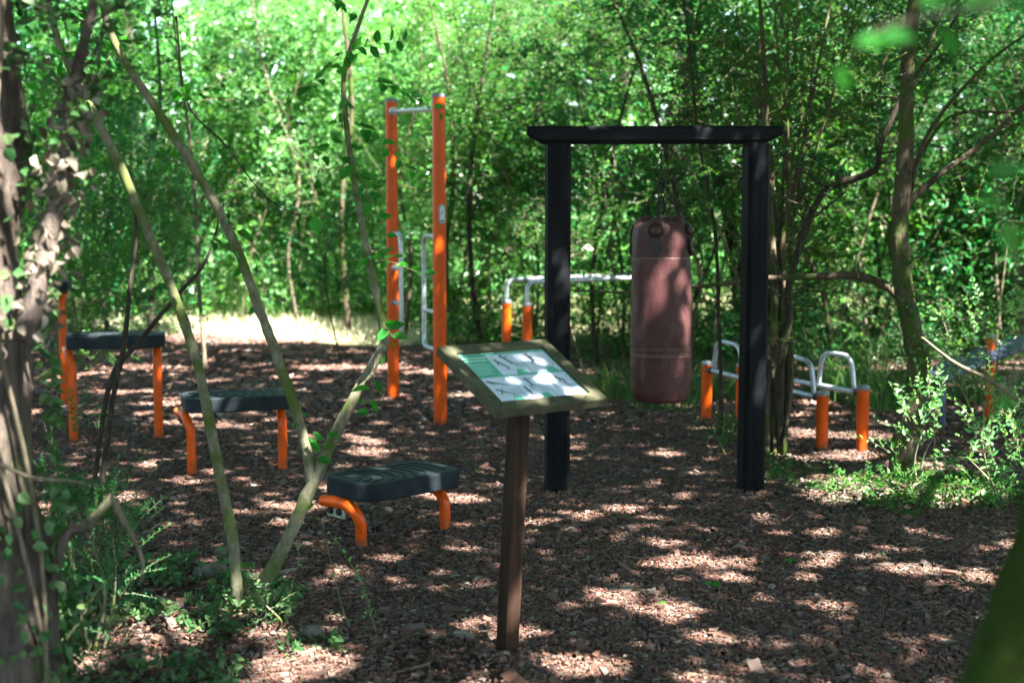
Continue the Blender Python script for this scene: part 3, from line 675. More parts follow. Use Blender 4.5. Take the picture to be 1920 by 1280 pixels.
# post: square, leaning a little
tp = c0 + v_ * L_ * .12 - nS * th; pu = u_; pv = nrm(np.array([u_[1], -u_[0], 0])); a = np.array([base[0], base[1], -.06]); tp = at(976, 700, np.dot(tp, [0, 1, 0]))
ax = nrm(tp - a); px_ = nrm(pu - ax * np.dot(pu, ax)); py_ = np.cross(ax, px_); Lp = np.linalg.norm(tp - a) - .0
tz = np.dot(c0 - nS * th - a, nS) / np.dot(ax, nS); Lp = tz + .0
mb = MB(); bevel_box(mb, (.058, .058, Lp), frameM(a + ax * Lp / 2, px_, py_, ax), .003); 
# cut the top flush with the underside of the frame
V = mb.v[0]; over = np.dot(V - (c0 - nS * (th + .001)), nS); m_ = np.dot(V - a, ax) > Lp * .5; V[m_] -= ax * (over[m_] / np.dot(ax, nS))[:, None]
mb.build('post', T_leg, t)
#VEG
DEADP = leaf_mat('dry_ivy', [(.13, .11, .08), (.22, .19, .15), (.07, .06, .04), (.28, .25, .2)], rough=.6, trans=.15, tint=(1, .9, .7))
# ------------------------------------------------------------------ where the sun gets through (ground-plane coordinates)
_s = np.random.default_rng(1); _smp = np.sort(noise(_s.uniform(-20, 40, (6000, 2)), .34, 3, 31))
def unif(P, s=.34, off=31): return np.searchsorted(_smp, noise(P, s, 3, off)) / len(_smp)
SUNX, SUNY = SUN[0] / SUN[2], SUN[1] / SUN[2]
def g_of(p): p = np.asarray(p, float); return np.array([p[0] - SUNX * p[2], p[1] - SUNY * p[2]])
SPOTS = []                                           # (x, y, rx, ry): gaps in the leaves overhead
def spot_px(px, py, rx, ry):
    c = gp(px, py); SPOTS.append((c[0], c[1], rx / FPX * c[1], max(.05, abs(gp(px, py - ry)[1] - c[1]))))
def spot_at(px, py, Y, r): c = g_of(at(px, py, Y)); SPOTS.append((c[0], c[1], r, r))
for a in ((1170, 958, 40, 12), (1110, 968, 45, 9), (1010, 980, 50, 8), (1500, 1085, 50, 9), (1620, 915, 75, 22), (1560, 935, 60, 16), (1260, 1150, 70, 26), (1150, 1120, 60, 16), (1330, 1195, 60, 14), (1370, 1085, 50, 9),
          (1550, 1045, 60, 10), (1700, 1070, 70, 14), (1820, 1080, 60, 18), (1870, 1030, 50, 9), (1600, 820, 120, 8), (1500, 812, 60, 7), (1760, 880, 60, 9), (1080, 1250, 90, 22), (1300, 1275, 70, 16), (1250, 1020, 60, 8), (1330, 1030, 50, 6), (1400, 1055, 30, 6),
          (560, 1245, 130, 40), (300, 1195, 120, 22), (120, 1235, 110, 20), (420, 800, 50, 6), (690, 848, 60, 8), (800, 700, 60, 5), (870, 690, 50, 5), (640, 690, 90, 6), (280, 870, 40, 10), (350, 905, 40, 8), (250, 690, 80, 6), (430, 1150, 60, 12),
          (1540, 1000, 60, 8), (1450, 1000, 40, 6)): spot_px(*a)
for a in ((1240, 570, 7.66, .035), (1215, 625, 7.66, .05), (1262, 650, 7.66, .055), (1205, 690, 7.66, .045), (1275, 590, 7.66, .03), (290, 700, 9.6, .06), (135, 700, 9.4, .05), (200, 625, 9.5, .17), (665, 985, 6.4, .03), (740, 890, 6.6, .05),
          (1547, 810, 8.95, .05), (1620, 760, 8.95, .06), (950, 600, 12.5, .08), (516, 820, 8.3, .04), (1500, 655, 9.3, .10), (1570, 670, 9.2, .14), (1690, 480, 8.2, .09), (1700, 550, 8.2, .12), (1690, 620, 8.2, .06), (1327, 770, 10.2, .05), (1400, 700, 7.66, .03), (1050, 600, 7.66, .035), (1450, 540, 8.2, .05),
          (30, 60, 3.6, .22), (50, 340, 3.6, .2), (40, 480, 3.6, .14), (40, 580, 3.6, .10), (120, 250, 3.75, .15), (110, 400, 3.75, .12), (245, 350, 5.4, .09), (230, 300, 5.4, .07), (160, 180, 5.4, .10), (690, 700, 5.4, .09), (330, 560, 5.4, .07), (560, 960, 5.4, .06), (500, 640, 5.35, .06), (1750, 720, 7.6, .35), (1850, 860, 7.4, .35), (1700, 800, 7.4, .2), (500, 1180, 5.1, .1),
          (900, 755, 5.0, .02), (960, 1050, 5.0, .025),  (960, 870, 5.0, .02), (1640, 80, 1.6, .10), (1580, 125, 1.6, .04), (1790, 550, 8.3, .2)): spot_at(*a)
SP_ = np.array(SPOTS); SP_[:, 2:] = np.maximum(SP_[:, 2:] * .85 - .035, .014)
def frac(x, y):
    px, _, _ = to_px(np.c_[x, y, np.zeros_like(x)])
    f = np.full(len(x), .035)
    f = np.where((px > 1000) & (y < 7.6), .012, f); f = np.where((px < 900) & (y < 7), .03, f); f = np.where((px < 560) & (y < 5.3), .1, f)
    f = np.where((px < 760) & (y > 8) & (y < 16.3), .025, f); f = np.where((px >= 760) & (px < 1400) & (y > 8), .012, f)
    f = np.where((y > 16.4) & (px < 830), .97, f); f = np.where((y > 17) & (px >= 830) & (px < 1460), .7, f); f = np.where((y > 13.5) & (px >= 1460), .7, f); f = np.where((y > 18) & (px >= 1500), .88, f)
    f = np.where((px > 840) & (px < 1440) & (y > 13) & (y < 17.4), .16, f)
    f = np.where((px < 340) & (y > 16.4) & (y < 21), .2, f); f = np.where((px > 330) & (px < 760) & (y > 16.2) & (y < 19.4), 1.01, f)
    return f
def lit(G):
    fr = frac(G[:, 0], G[:, 1]); big = np.searchsorted(_smp, noise(G, 1.0, 3, 57)) / len(_smp)
    out = np.where(G[:, 1] > 15.8, .75 * big + .25 * unif(G), unif(G)) < fr
    out |= (unif(G, .13, 77) < .002)
    wob = 1 + (noise(G, .12, 2, 3) - .5) * 1.1
    for i in range(0, len(SP_)):
        x, y, rx, ry = SP_[i]; out |= ((G[:, 0] - x) / rx) ** 2 + ((G[:, 1] - y) / ry) ** 2 < wob
    return out

# ------------------------------------------------------------------ tree builder
def grow(tr, cr, P, r, rng, limbs=6, limb_len=1.0, t0=.35, t1=1.0, spr=14, leaf=.06, ratio=.5, n=7, sl=.3, up=.35, sides=10, rough=.25, simple=False, limb_r=.4, bare=0, tmat=0, seed=0, spread=.22, droop=.3):
    P = smooth_path(P, 6); tube(tr, P, r, sides, tmat, rough=rough, seed=seed)
    cum = np.r_[0, np.cumsum(np.linalg.norm(np.diff(P, axis=0), axis=1))]; cum /= cum[-1]
    rr = np.interp(cum, np.linspace(0, 1, len(np.atleast_1d(r))), np.atleast_1d(r)) if np.ndim(r) else np.full(len(P), r)
    S0, SD = [], []
    for k in range(limbs + bare):
        t = rng.uniform(t0, t1); p = np.array([np.interp(t, cum, P[:, i]) for i in range(3)]); rad = np.interp(t, cum, rr)
        a = rng.uniform(0, 6.28); d = nrm(np.array([math.cos(a), math.sin(a), rng.normal(up, .25)])); L = limb_len * rng.uniform(.5, 1.2)
        q = [p]; dd = d.copy(); m = 5
        for s in range(m): dd = nrm(dd + rng.normal(0, .16, 3) + [0, 0, .03]); q.append(q[-1] + dd * L / m)
        q = np.array(q); tube(tr, q, np.linspace(rad * limb_r, rad * limb_r * .25 + .001, m + 1), 6, tmat, rough=.1, cap=False)
        if k >= limbs: continue
        ts = rng.uniform(.2, 1, spr) * m; i = np.minimum(ts.astype(int), m - 1); f = (ts - i)[:, None]; st = q[i] * (1 - f) + q[i + 1] * f
        S0.append(st); SD.append(nrm(q[i + 1] - q[i]) * .6 + rng.normal(0, .75, (spr, 3)) * [1, 1, .6])
    if S0:
        S0 = np.concatenate(S0); SD = np.concatenate(SD); sprays(cr, S0, SD, rng.uniform(.6, 1.2, len(S0)) * sl, n, leaf, ratio, rng, 0, simple, stem=1, droop=droop)
def tree(name, label, cat, P, r, bk, lf, group=None, seed=0, crownname='crown', extra=None, stem_mat=None, **kw):
    rng = np.random.default_rng(seed + 100); P = np.array(P, float)
    b = P[0].copy(); t = thing(name, (b[0], b[1], 0), label, cat, group)
    tr, cr = MB(), MB(); grow(tr, cr, P, r, rng, seed=seed, **kw)
    if extra: extra(tr, cr, rng)
    tr.build('trunk', bk, t)
    if cr.n: cr.build(crownname, [lf, stem_mat or bk], t)
    return t
def path(pts, Y0, Y1=None):
    Y1 = Y0 if Y1 is None else Y1; n = len(pts)
    return [at(px, py, Y0 + (Y1 - Y0) * i / max(1, n - 1)) for i, (px, py) in enumerate(pts)]
def rooted(pts, Y0, Y1=None, z=-.06):
    """like path, but the first point is put on the ground at its own pixel"""
    P = path(pts, Y0, Y1); P[0] = np.array([P[0][0], P[0][1], z]); return P

# ---- unseen leaf canopy, added and pierced to lay dappled shade on the clearing
rng = np.random.default_rng(11)
CAN = [('ivy', (-1.72, 3.95)), ('moss', (.55, 2.02)), ('right', (3.4, 8.2)), ('a', (4.6, 4.6)), ('b', (4.2, -.6)), ('c', (-3.6, .6)), ('d', (-5.4, 7.4)), ('e', (5.4, 12.6)), ('f', (-6.8, 13.5)), ('g', (1.2, -3.0)), ('h', (2.6, 15.6)), ('i', (-.9, 17.4))]
cxy = np.array([c[1] for c in CAN]); NC = 290000
G = np.c_[rng.uniform(-9.5, 9, NC), rng.uniform(1.2, 24, NC)]; zc = 5.0 + 2.6 * rng.random(NC) ** 1.2
zmin = 1.55 + .165 * (G[:, 1] + SUNY * zc) + .45; zc = np.maximum(zc, zmin + rng.uniform(0, 1.2, NC))
keep = ~lit(G)
for ox, oy in ((.05, 0), (-.05, 0), (0, .05), (0, -.05)): keep &= ~lit(G + [ox, oy])
G = G[keep]; zc = zc[keep]
Pc = np.c_[G[:, 0] + SUNX * zc, G[:, 1] + SUNY * zc, zc]
far = G[:, 1] > 17; own = np.argmin(((Pc[:, None, :2] - cxy[None]) ** 2).sum(-1), 1)
CROWN = {}
for k, (nm, c) in enumerate(CAN):
    q = Pc[own == k]; cb = MB(); n = len(q)
    if n:
        D = rng.normal(0, 1, (n, 3)) * [1, 1, .5]; Nn = np.array([0, 0, 1.0]) + rng.normal(0, .45, (n, 3)); L = rng.uniform(.11, .19, n)
        leaves(cb, q - nrm(D) * L[:, None] * .5, D, Nn, L, L * .6, 0, True)
    CROWN[nm] = (cb, q)
def limbs_to(tr, top, q, rng, k=16, r=.05, mt=0):
    if len(q) == 0: return
    for c in q[rng.choice(len(q), min(k, len(q)), replace=False)]:
        m = (top * .5 + c * .5) + rng.normal(0, .25, 3); m[2] = max(m[2], top[2] * .8 + .2 * c[2]); tube(tr, smooth_path([top, m, c], 5), np.linspace(r, .006, 11), 7, mt, rough=.1, cap=False)
def canopy_tree(nm, label, P, r, bk, name='broadleaf_tree', extra=None, ivy=None):
    cb, q = CROWN[nm]; P = np.array(P, float); t = thing(name, (P[0][0], P[0][1], 0), label, 'tree', None)
    tr = MB(); S = smooth_path(P, 7); tube(tr, S, np.linspace(r, r * .45, len(S)), 20, rough=.22, seed=len(nm)); rg_ = np.random.default_rng(len(label))
    limbs_to(tr, S[-1], q, rg_, 14, r * .3); 
    if extra: extra(tr, cb, rg_)
    trunk = tr.build('trunk', bk, t)
    if cb.n: cb.build('crown', [G1, bk], t)
    return t, trunk, S

# big ivy covered trunk at the picture's left edge
t, trk, S = canopy_tree('ivy', 'thick rough-barked trunk covered in ivy, at the edge of the path beside the tallest step', [(-1.555, 3.9, -.1), (-1.575, 3.9, .4), (-1.58, 3.9, 1.2), (-1.58, 3.9, 2.2), (-1.57, 3.9, 3.6), (-1.55, 3.9, 5.2)], .315, B_thick)
rg = np.random.default_rng(8); mb = MB()
n = 2100; ts = rg.random(n) ** .9; zz = ts * 3.2; an = rg.uniform(-2.4, .9, n); k = noise(np.c_[an, zz * 1.2, zz * 0], .35, 2, 6) > .54 - .16 * (zz < .8); an, zz = an[k], zz[k]; n = len(an)
cx = np.interp(zz, S[:, 2], S[:, 0]); rad = .315 * (1 - .1 * zz) * 1.06
C = np.c_[cx + np.cos(an) * rad, 3.9 + np.sin(an) * rad, zz]; O = np.c_[np.cos(an), np.sin(an), rg.normal(.1, .3, n)]
leaves(mb, C, np.c_[rg.normal(0, .7, n), rg.normal(0, .3, n), rg.normal(-.6, .5, n)] + O * .25, O + rg.normal(0, .45, (n, 3)), rg.uniform(.022, .05, n), rg.uniform(.02, .042, n))
for k in range(2):
    a0 = rg.uniform(-1.2, -.2); pts = [(np.interp(z, S[:, 2], S[:, 0]) + (.315 * (1 - .1 * z) + .012) * math.cos(a0 + .25 * math.sin(z * 3 + k)), 3.9 + (.315 * (1 - .1 * z) + .012) * math.sin(a0 + .25 * math.sin(z * 3 + k)), z) for z in np.linspace(0, 3.0, 24)]
    tube(mb, pts, .007, 6, 1, rough=.3)
mb.build('ivy', [G4, B_pale], t)
# shaggy limb rising from the trunk, hung with ivy and dead leaves
P = path([(45, 640), (75, 520), (100, 400), (122, 290), (132, 190), (160, 70), (190, -60)], 3.72, 4.0)
lm, sh = MB(), MB(); grow(lm, sh, P, [.03, .028, .024, .02, .018, .014, .01], rg, limbs=9, limb_len=.16, limb_r=.3, spr=6, leaf=.04, ratio=.8, n=4, sl=.09, t0=.45, rough=.4)
lb = lm.build('limb', B_thick, t); sub(lb, sh, 'limb_leaves', [G4, B_thick])
S = smooth_path(P, 10); dl = MB(); m = 230; i = (rg.beta(1.6, 1.6, m) * (len(S) - 12)).astype(int)
C = S[i] + rg.normal(0, 1, (m, 3)) * [.035, .035, .03]; leaves(dl, C, np.c_[rg.normal(0, .8, m), rg.normal(0, .6, m), -np.ones(m) * .8], rg.normal(0, 1.3, (m, 3)) + [.3, -.4, .3], rg.uniform(.02, .05, m), rg.uniform(.018, .04, m), curl=.25)
sub(lb, dl, 'dead_leaves', DEADP)

# dark mossy trunk close to the camera at the lower right
P = [(.52, 2.05, -.1), (.70, 2.05, .45), (.80, 2.05, .88), (.87, 2.05, 1.2), (.98, 2.05, 1.9), (1.25, 2.1, 3.2), (1.4, 2.1, 5.0)]
P = [(x + .018, y, z) for x, y, z in P]
canopy_tree('moss', 'dark green mossy leaning trunk, very blurred, in the lower corner of the clearing', P, .165, B_deepmoss)
for nm, lab, x, y, r in (('a', 'tall tree just outside the view beyond the mossy trunk', 4.6, 4.6, .16), ('b', 'tall tree behind the viewpoint on the path side', 4.2, -.6, .2), ('c', 'tall tree behind the ivy trunk, out of view', -3.6, .6, .2),
                       ('d', 'tall tree out of view past the ivy trunk and tallest step', -5.4, 7.4, .17), ('e', 'tall tree out of view past the sit-up bench', 6.2, 12.6, .15), ('f', 'tall tree out of view beyond the tallest step', -6.8, 13.5, .17), ('g', 'tall tree well behind the viewpoint', 1.2, -3.0, .2)):
    canopy_tree(nm, lab, [(x, y, -.1), (x + .1, y, 1.5), (x, y + .1, 3.2), (x - .1, y, 5.2)], r, B_pale)  # unseen trees added to carry the shading canopy
canopy_tree('i', 'slim tall trunk standing in bright leaves between the sapling and the pull-up posts', rooted([(655, 632), (640, 400), (660, 200), (640, -20), (650, -180)], 17.4), .04, B_moss)
canopy_tree('h', 'slim tall dark trunk behind the crossbeam above the punching bag', rooted([(1395, 660), (1370, 420), (1310, 200), (1290, -20), (1300, -200)], 15.6), .085, B_dark)

# ---- the forked sapling at the lower left
t = thing('forked_sapling', (*gp(448, 1140)[:2], 0), 'mossy young tree forking low into slanting stems, rooted at the near edge of the chips', 'tree')
FYs = gp(448, 1140)[1]; rg = np.random.default_rng(21)
stems = [([(450, 1165), (443, 1090), (436, 1010), (400, 830), (372, 690), (330, 560), (280, 440), (215, 290), (165, 195), (110, 80), (80, -40)], [.03, .027, .024, .022, .021, .021, .02, .02, .018, .014, .012], 0),
         ([(452, 1165), (490, 1100), (540, 1010), (575, 930), (612, 850), (650, 770), (690, 700), (722, 645)], [.034, .032, .03, .03, .027, .024, .021, .021], .0),
         ([(722, 645), (712, 580), (690, 480), (668, 360), (650, 240), (645, 140), (668, 60), (700, -30)], [.021, .017, .015, .013, .012, .011, .009, .007], .05),
         ([(585, 910), (578, 860), (558, 780), (520, 670), (490, 590), (450, 480), (405, 385), (345, 285), (290, 200), (215, 80), (180, -40)], [.023, .022, .022, .021, .021, .02, .02, .019, .018, .015, .013], -.06)]
for k, (pp, rr, dy) in enumerate(stems):
    P = [at(px, py, FYs + dy * i / len(pp)) for i, (px, py) in enumerate(pp)]
    if k < 2: b0 = gp(446, 1140); P[0] = np.array([b0[0] + .012 * k, FYs, -.05])
    rr = np.array(rr) * .9
    mb = MB(); tube(mb, smooth_path(P, 6), rr, 14, rough=.28, seed=k * 3.3); mb.build('stem' if k else 'stem', B_young, t)
mb = MB()                                            # leaves: sprays hanging from the upper stems
SS = [((700, 150), (860, 215), 15), ((665, 230), (800, 330), 12), ((660, 300), (745, 470), 10), ((715, 600), (745, 640), 4), ((690, 480), (800, 500), 9), ((640, 100), (560, 180), 8), ((655, 180), (590, 330), 8), ((405, 385), (480, 470), 5), ((590, 870), (615, 800), 5),
      ((700, 700), (690, 770), 4), ((450, 480), (370, 430), 4), ((215, 90), (160, 180), 10), ((180, 40), (110, 30), 10), ((300, 200), (420, 150), 8), ((215, 80), (330, 60), 8), ((130, 100), (60, 170), 8), ((345, 285), (270, 330), 4), ((640, 100), (760, 60), 10), ((660, 30), (600, -20), 8)]
for a, b_, n in SS:
    p = at(*a, FYs - .02); q = at(*b_, FYs - .25 + .3 * rg.random()); d = q - p
    sprays(mb, np.array([p]), np.array([d]), np.array([np.linalg.norm(d)]), n, .075, .55, rg, 0, tilt=.7, stem=1, stem_r=.002, droop=.1)
n = 46; pick = rg.integers(0, 4, n); C = []
for k in pick:
    pp = stems[k][0]; i = rg.integers(1, len(pp) - 1); f = rg.random(); C.append(at(pp[i][0] * (1 - f) + pp[i + 1][0] * f if i + 1 < len(pp) else pp[i][0], pp[i][1] * (1 - f) + pp[min(i + 1, len(pp) - 1)][1] * f, FYs))
leaves(mb, np.array(C), rg.normal(0, 1, (n, 3)), rg.normal(0, 1, (n, 3)) - [0, .6, 0], .055, .035)
mb.build('crown', [GN, B_young], t)
# big round leaf on a thread-thin branch
t = thing('thin_branch', at(590, 420, 5.6), 'hair-thin dark twig slanting across the bright leaves to one round leaf', 'branch')
mb = MB(); tube(mb, smooth_path(path([(330, 30), (350, 190), (420, 270), (500, 370), (585, 415)], 5.5, 5.5), 6), [.004, .0035, .003, .002], 6); mb.build('twig', B_dark, t)
mb = MB(); p = at(588, 405, 5.5); leaves(mb, np.array([p]), np.array([[.25, 0, -1.0]]), np.array([[.2, -1, .2]]), .075, .062, curl=.05); mb.build('leaf', GN, t)

# sticks and broken branch lower left
def stick(name, label, pts, Y0, Y1, r, bk, ground=True, cat='branch', **k):
    P = path(pts, Y0, Y1)
    if ground: P[0][2] = min(P[0][2], 0)
    t = thing(name, (P[0][0], P[0][1], max(0, P[0][2])), label, cat); mb = MB(); tube(mb, smooth_path(P, 6), r, 9, rough=.3, **k); mb.build('branch', bk, t); return t
stick('dark_stick', 'dark bare branch slanting up past the palest step platform', [(165, 800), (205, 720), (262, 640), (330, 555), (385, 490), (420, 380)], 7.2, 7.4, [.012, .014, .013, .011, .008, .004], B_dark)
stick('dark_sapling', 'nearly upright black stem crossing the waist high step platform', [(180, 870), (210, 760), (232, 650), (243, 545), (255, 440), (250, 330)], 7.0, 7.2, [.014, .013, .013, .012, .009, .004], B_dark)
stick('broken_branch', 'snapped mossy branch stub leaning from the ivy trunk', [(60, 1105), (110, 1040), (165, 985), (212, 930)], 3.9, 3.95, [.014, .016, .017, .011], B_thick)
stick('hanging_bark', 'pale curled strip of dead bark dangling from the broken branch', [(208, 925), (222, 958), (250, 1010), (268, 1055), (262, 1095)], 3.9, 3.9, [.004, .012, .007, .005, .002], B_pale, ground=False)
stick('ground_root', 'thin reddish dead twig lying beside the ivy trunk', [(0, 870), (60, 895), (120, 900), (160, 905)], 3.7, 3.8, [.006, .005, .004, .002], B_pale, ground=False)

# ---- trees on the right
def br(tr, pts, Y0, Y1, r, sides=9): tube(tr, smooth_path(path(pts, Y0, Y1), 6), r, sides, rough=.3)
def right_extra(tr, cr, rng):
    a = at(1690, 880, 8.05); b_ = at(1705, 480, 8.05); f = rng.random(60)[:, None]; sprays(cr, a * (1 - f) + b_ * f + rng.normal(0, .04, (60, 3)), rng.normal(0, 1, (60, 3)) * [1, 1, .6] + [0, -.5, .2], .14, 6, .035, .6, rng, 0, stem=1)
    br(tr, [(1688, 560), (1660, 535), (1600, 517), (1530, 519), (1440, 522), (1330, 535), (1200, 548), (1080, 545)], 8.2, 8.6, [.022, .028, .026, .022, .018, .014, .009, .004])
    br(tr, [(1608, 520), (1610, 495)], 8.2, 8.2, [.01, .006])
    br(tr, [(1686, 500), (1668, 440), (1700, 385), (1760, 330), (1840, 270), (1910, 205), (1960, 150)], 8.2, 7.9, [.02, .018, .02, .018, .014, .01, .008])
    br(tr, [(1700, 400), (1720, 300), (1760, 220), (1850, 120), (1930, 60)], 8.2, 7.66, [.018, .014, .012, .009, .006])
    br(tr, [(1705, 330), (1780, 220), (1900, 210), (1960, 190)], 8.2, 7.9, [.010, .009, .008, .005])
    for a, b_, n, Ln in (((1700, 560), (1920, 780), 26, .25), ((1760, 330), (1920, 260), 22, .3), ((1720, 300), (1900, 80), 24, .3), ((1600, 520), (1450, 560), 8, .16), ((1700, 200), (1600, 60), 16, .3), ((1690, 120), (1860, 20), 20, .3)):
        p0, p1 = at(*a, 8.1), at(*b_, 7.9); f = rng.random(n)[:, None]; sprays(cr, p0 * (1 - f) + p1 * f, rng.normal(0, 1, (n, 3)), Ln, 8, .035, .5, rng, 0, stem=1)
tr_pts = [(1684, 905), (1700, 800), (1722, 700), (1710, 620), (1694, 540), (1687, 440), (1694, 330), (1700, 240), (1702, 120), (1718, -40), (1725, -300)]
P = rooted(tr_pts, 8.1)
t, trk, S_t = canopy_tree('right', 'curved mossy tree between the orange posts and the sit-up bench', P, .07, B_moss, extra=right_extra)
tree('curved_branch_tree', 'dark arching leafless limb rising from the vine clump behind the frame post', 'tree', rooted([(1465, 850), (1462, 700), (1478, 600), (1480, 530), (1522, 400), (1560, 350), (1640, 320), (1652, 270), (1700, 165), (1760, 85), (1800, 20)], 8.9, 8.4), [.03, .028, .026, .022, .022, .02, .02, .017, .014, .01, .005], B_dark, G2, seed=5, limbs=10, t0=.45, limb_len=.6, spr=7, leaf=.035, n=7, sl=.2)
# vine clump behind the right frame post
def clump_extra(tr, cr, rng):
    tops = [(1380, 20), (1420, 60), (1450, -20), (1470, 100), (1500, -20), (1530, 60), (1560, -10), (1440, 200), (1490, 250), (1410, 120), (1600, 40), (1350, 60), (1520, 180), (1400, 300), (1545, 300)]
    for k, (tx, ty) in enumerate(tops):
        b0 = 1448 + rng.uniform(-18, 24); m = (b0 + rng.uniform(-14, 14), 560 + rng.uniform(-60, 60)); m2 = (b0 * .6 + tx * .4 + rng.uniform(-14, 14), 330 + rng.uniform(-40, 40) if ty < 200 else (560 + ty) / 2)
        P = path([(b0, 850), m, m2, (tx, ty)], 8.9 + rng.uniform(-.1, .2), 9.2 + rng.uniform(-.4, .6)); P[0][2] = -.05
        r = rng.uniform(.008, .019); grow(tr, cr, P, [r, r * .9, r * .7, r * .3], rng, limbs=6, limb_len=.55, t0=.35, spr=6, leaf=.034, n=7, sl=.2, rough=.3, bare=2)
tree('vine_clump', 'tangled clump of upright vines and stems directly behind the frame post near the push-up rails', 'tree', rooted([(1455, 862), (1450, 700), (1452, 540), (1440, 330), (1435, 150), (1420, -60)], 8.9, 9.1), [.034, .028, .024, .02, .016, .01], B_moss, G1, seed=9, extra=clump_extra, limbs=10, limb_len=.8, spr=8, leaf=.036, sl=.22)
tree('slender_tree', 'thin dark upright stem beside the lone short orange post', 'tree', rooted([(1350, 850), (1352, 740), (1348, 600), (1340, 430), (1310, 260), (1290, 60), (1270, -60)], 9.0, 9.3), [.016, .014, .013, .012, .010, .008, .005], B_dark, G1, seed=12, limbs=14, t0=.5, limb_len=.6, spr=6, leaf=.04, sl=.22, bare=3)

# trees further back: px path, depth, radius, bark, leaf, label
BT = [([(1300, 730), (1290, 520), (1260, 330), (1200, 120), (1140, -20)], 11.5, .035, B_dark, G1, 'dark trunk leaning away behind the bag chains, near the crossbeam'),
      ([(1215, 700), (1225, 480), (1262, 260), (1300, 60), (1330, -60)], 12.8, .028, B_pale, G1, 'thin pale leaning stem seen just above the punching bag'),
      ([(1120, 690), (1110, 520), (1140, 340), (1180, 160), (1250, -40)], 13.8, .03, B_dark, GD, 'dark slanting stem behind the frame, beside its other post'),
      ([(1160, 700), (1170, 560), (1150, 400), (1100, 250), (1060, 60)], 14.6, .026, B_moss, G2, 'mossy stem rising between the frame posts behind the dip bars'),
      ([(905, 668), (885, 520), (880, 350), (900, 180), (930, -20)], 15.2, .04, B_dark, G1, 'dark stem behind the dip bars, close to the pull-up post'),
      ([(1000, 670), (1010, 500), (990, 330), (1020, 150), (1080, -20)], 15.8, .034, B_pale, G2, 'pale stem seen above the dip bar posts'),
      ([(855, 655), (835, 500), (850, 330), (840, 160), (800, -20)], 16.2, .045, B_moss, G1, 'green mossy trunk right beside the plaque post'),
      ([(760, 650), (770, 480), (750, 330), (790, 150), (780, -30)], 17.0, .04, B_pale, G1, 'pale trunk seen between the two pull-up posts'),
      ([(385, 655), (372, 520), (366, 380), (352, 230), (335, 120), (322, 0)], 13.5, .034, B_pale, G1, 'pale upright stem between the two slanting sapling stems'),
      ([(280, 640), (285, 500), (270, 350), (300, 200), (290, 20)], 17.0, .05, B_dark, G2, 'dark upright trunk above the waist high step platform'),
      ([(205, 640), (190, 500), (215, 330), (180, 180), (200, 0)], 16.6, .04, B_dark, G1, 'dark trunk close to the ivy tree, above the orange leg'),
      ([(450, 632), (470, 480), (520, 330), (560, 150), (640, -20)], 18.4, .018, B_moss, G3, 'sunlit pale cane leaning to the pull-up posts, behind the sapling'),
      ([(560, 632), (540, 480), (560, 330), (500, 150), (470, -20)], 19.2, .04, B_pale, G3, 'sunlit upright cane at the back of the bright clearing'),
      ([(640, 650), (615, 560), (612, 470), (640, 420)], 14.5, .012, B_dark, G2, 'tiny crooked dark sapling in the bright clearing'),
      ([(1560, 720), (1545, 560), (1500, 420), (1500, 200), (1480, 0)], 13.2, .03, B_moss, G1, 'mossy stem behind the arched grips'),
      ([(1620, 700), (1650, 520), (1620, 300), (1660, 120), (1620, -20)], 14.8, .03, B_dark, G2, 'dark thin tree between the vine clump and the curved mossy tree'),
      ([(1815, 640), (1812, 480), (1795, 300), (1790, 120), (1800, -40)], 15.5, .055, B_dark, G2, 'straight dark trunk above the sit-up bench'),
      ([(1760, 640), (1750, 480), (1765, 300), (1740, 100), (1730, -40)], 17.5, .04, B_pale, G3, 'pale trunk between the curved tree and the straight dark trunk'),
      ([(1890, 660), (1880, 520), (1900, 350), (1870, 200), (1900, 0)], 16.5, .04, B_moss, G2, 'mossy trunk beyond the orange bench post near the picture edge'),
      ([(1400, 690), (1420, 540), (1395, 380), (1440, 200), (1400, 20)], 13.8, .035, B_pale, G1, 'pale trunk just behind the frame post beside the vine clump'),
      ([(100, 640), (130, 500), (110, 350), (140, 200), (120, 20)], 15.5, .04, B_pale, G2, 'pale trunk peeping out next to the ivy trunk'),
      ([(1250, 680), (1340, 470), (1400, 300), (1450, 130), (1500, -20)], 14.8, .022, B_dark, G1, 'long dark stem slanting from behind the bag to the frame corner'),
      ([(1100, 690), (1060, 560), (1075, 470), (1120, 400), (1160, 300)], 13.0, .014, B_pale, G1, 'short crooked pale branch between the frame posts')]
for k, (pp, Y, r, bk, lf, lab) in enumerate(BT):
    r *= .62 if bk is B_pale else .8
    tree('slender_tree', lab, 'tree', rooted(pp, Y, Y + .3), [r, r * .9, r * .8, r * .6, r * .35], B_moss if (bk is B_pale and k % 2) else bk, lf, seed=30 + k, limbs=16 if Y < 16 else 14, limb_len=1.1, t0=.35, spr=14, leaf=.055 if lf is not G3 else .065, n=8, sl=.34, bare=2, limb_r=.3, simple=Y > 15)

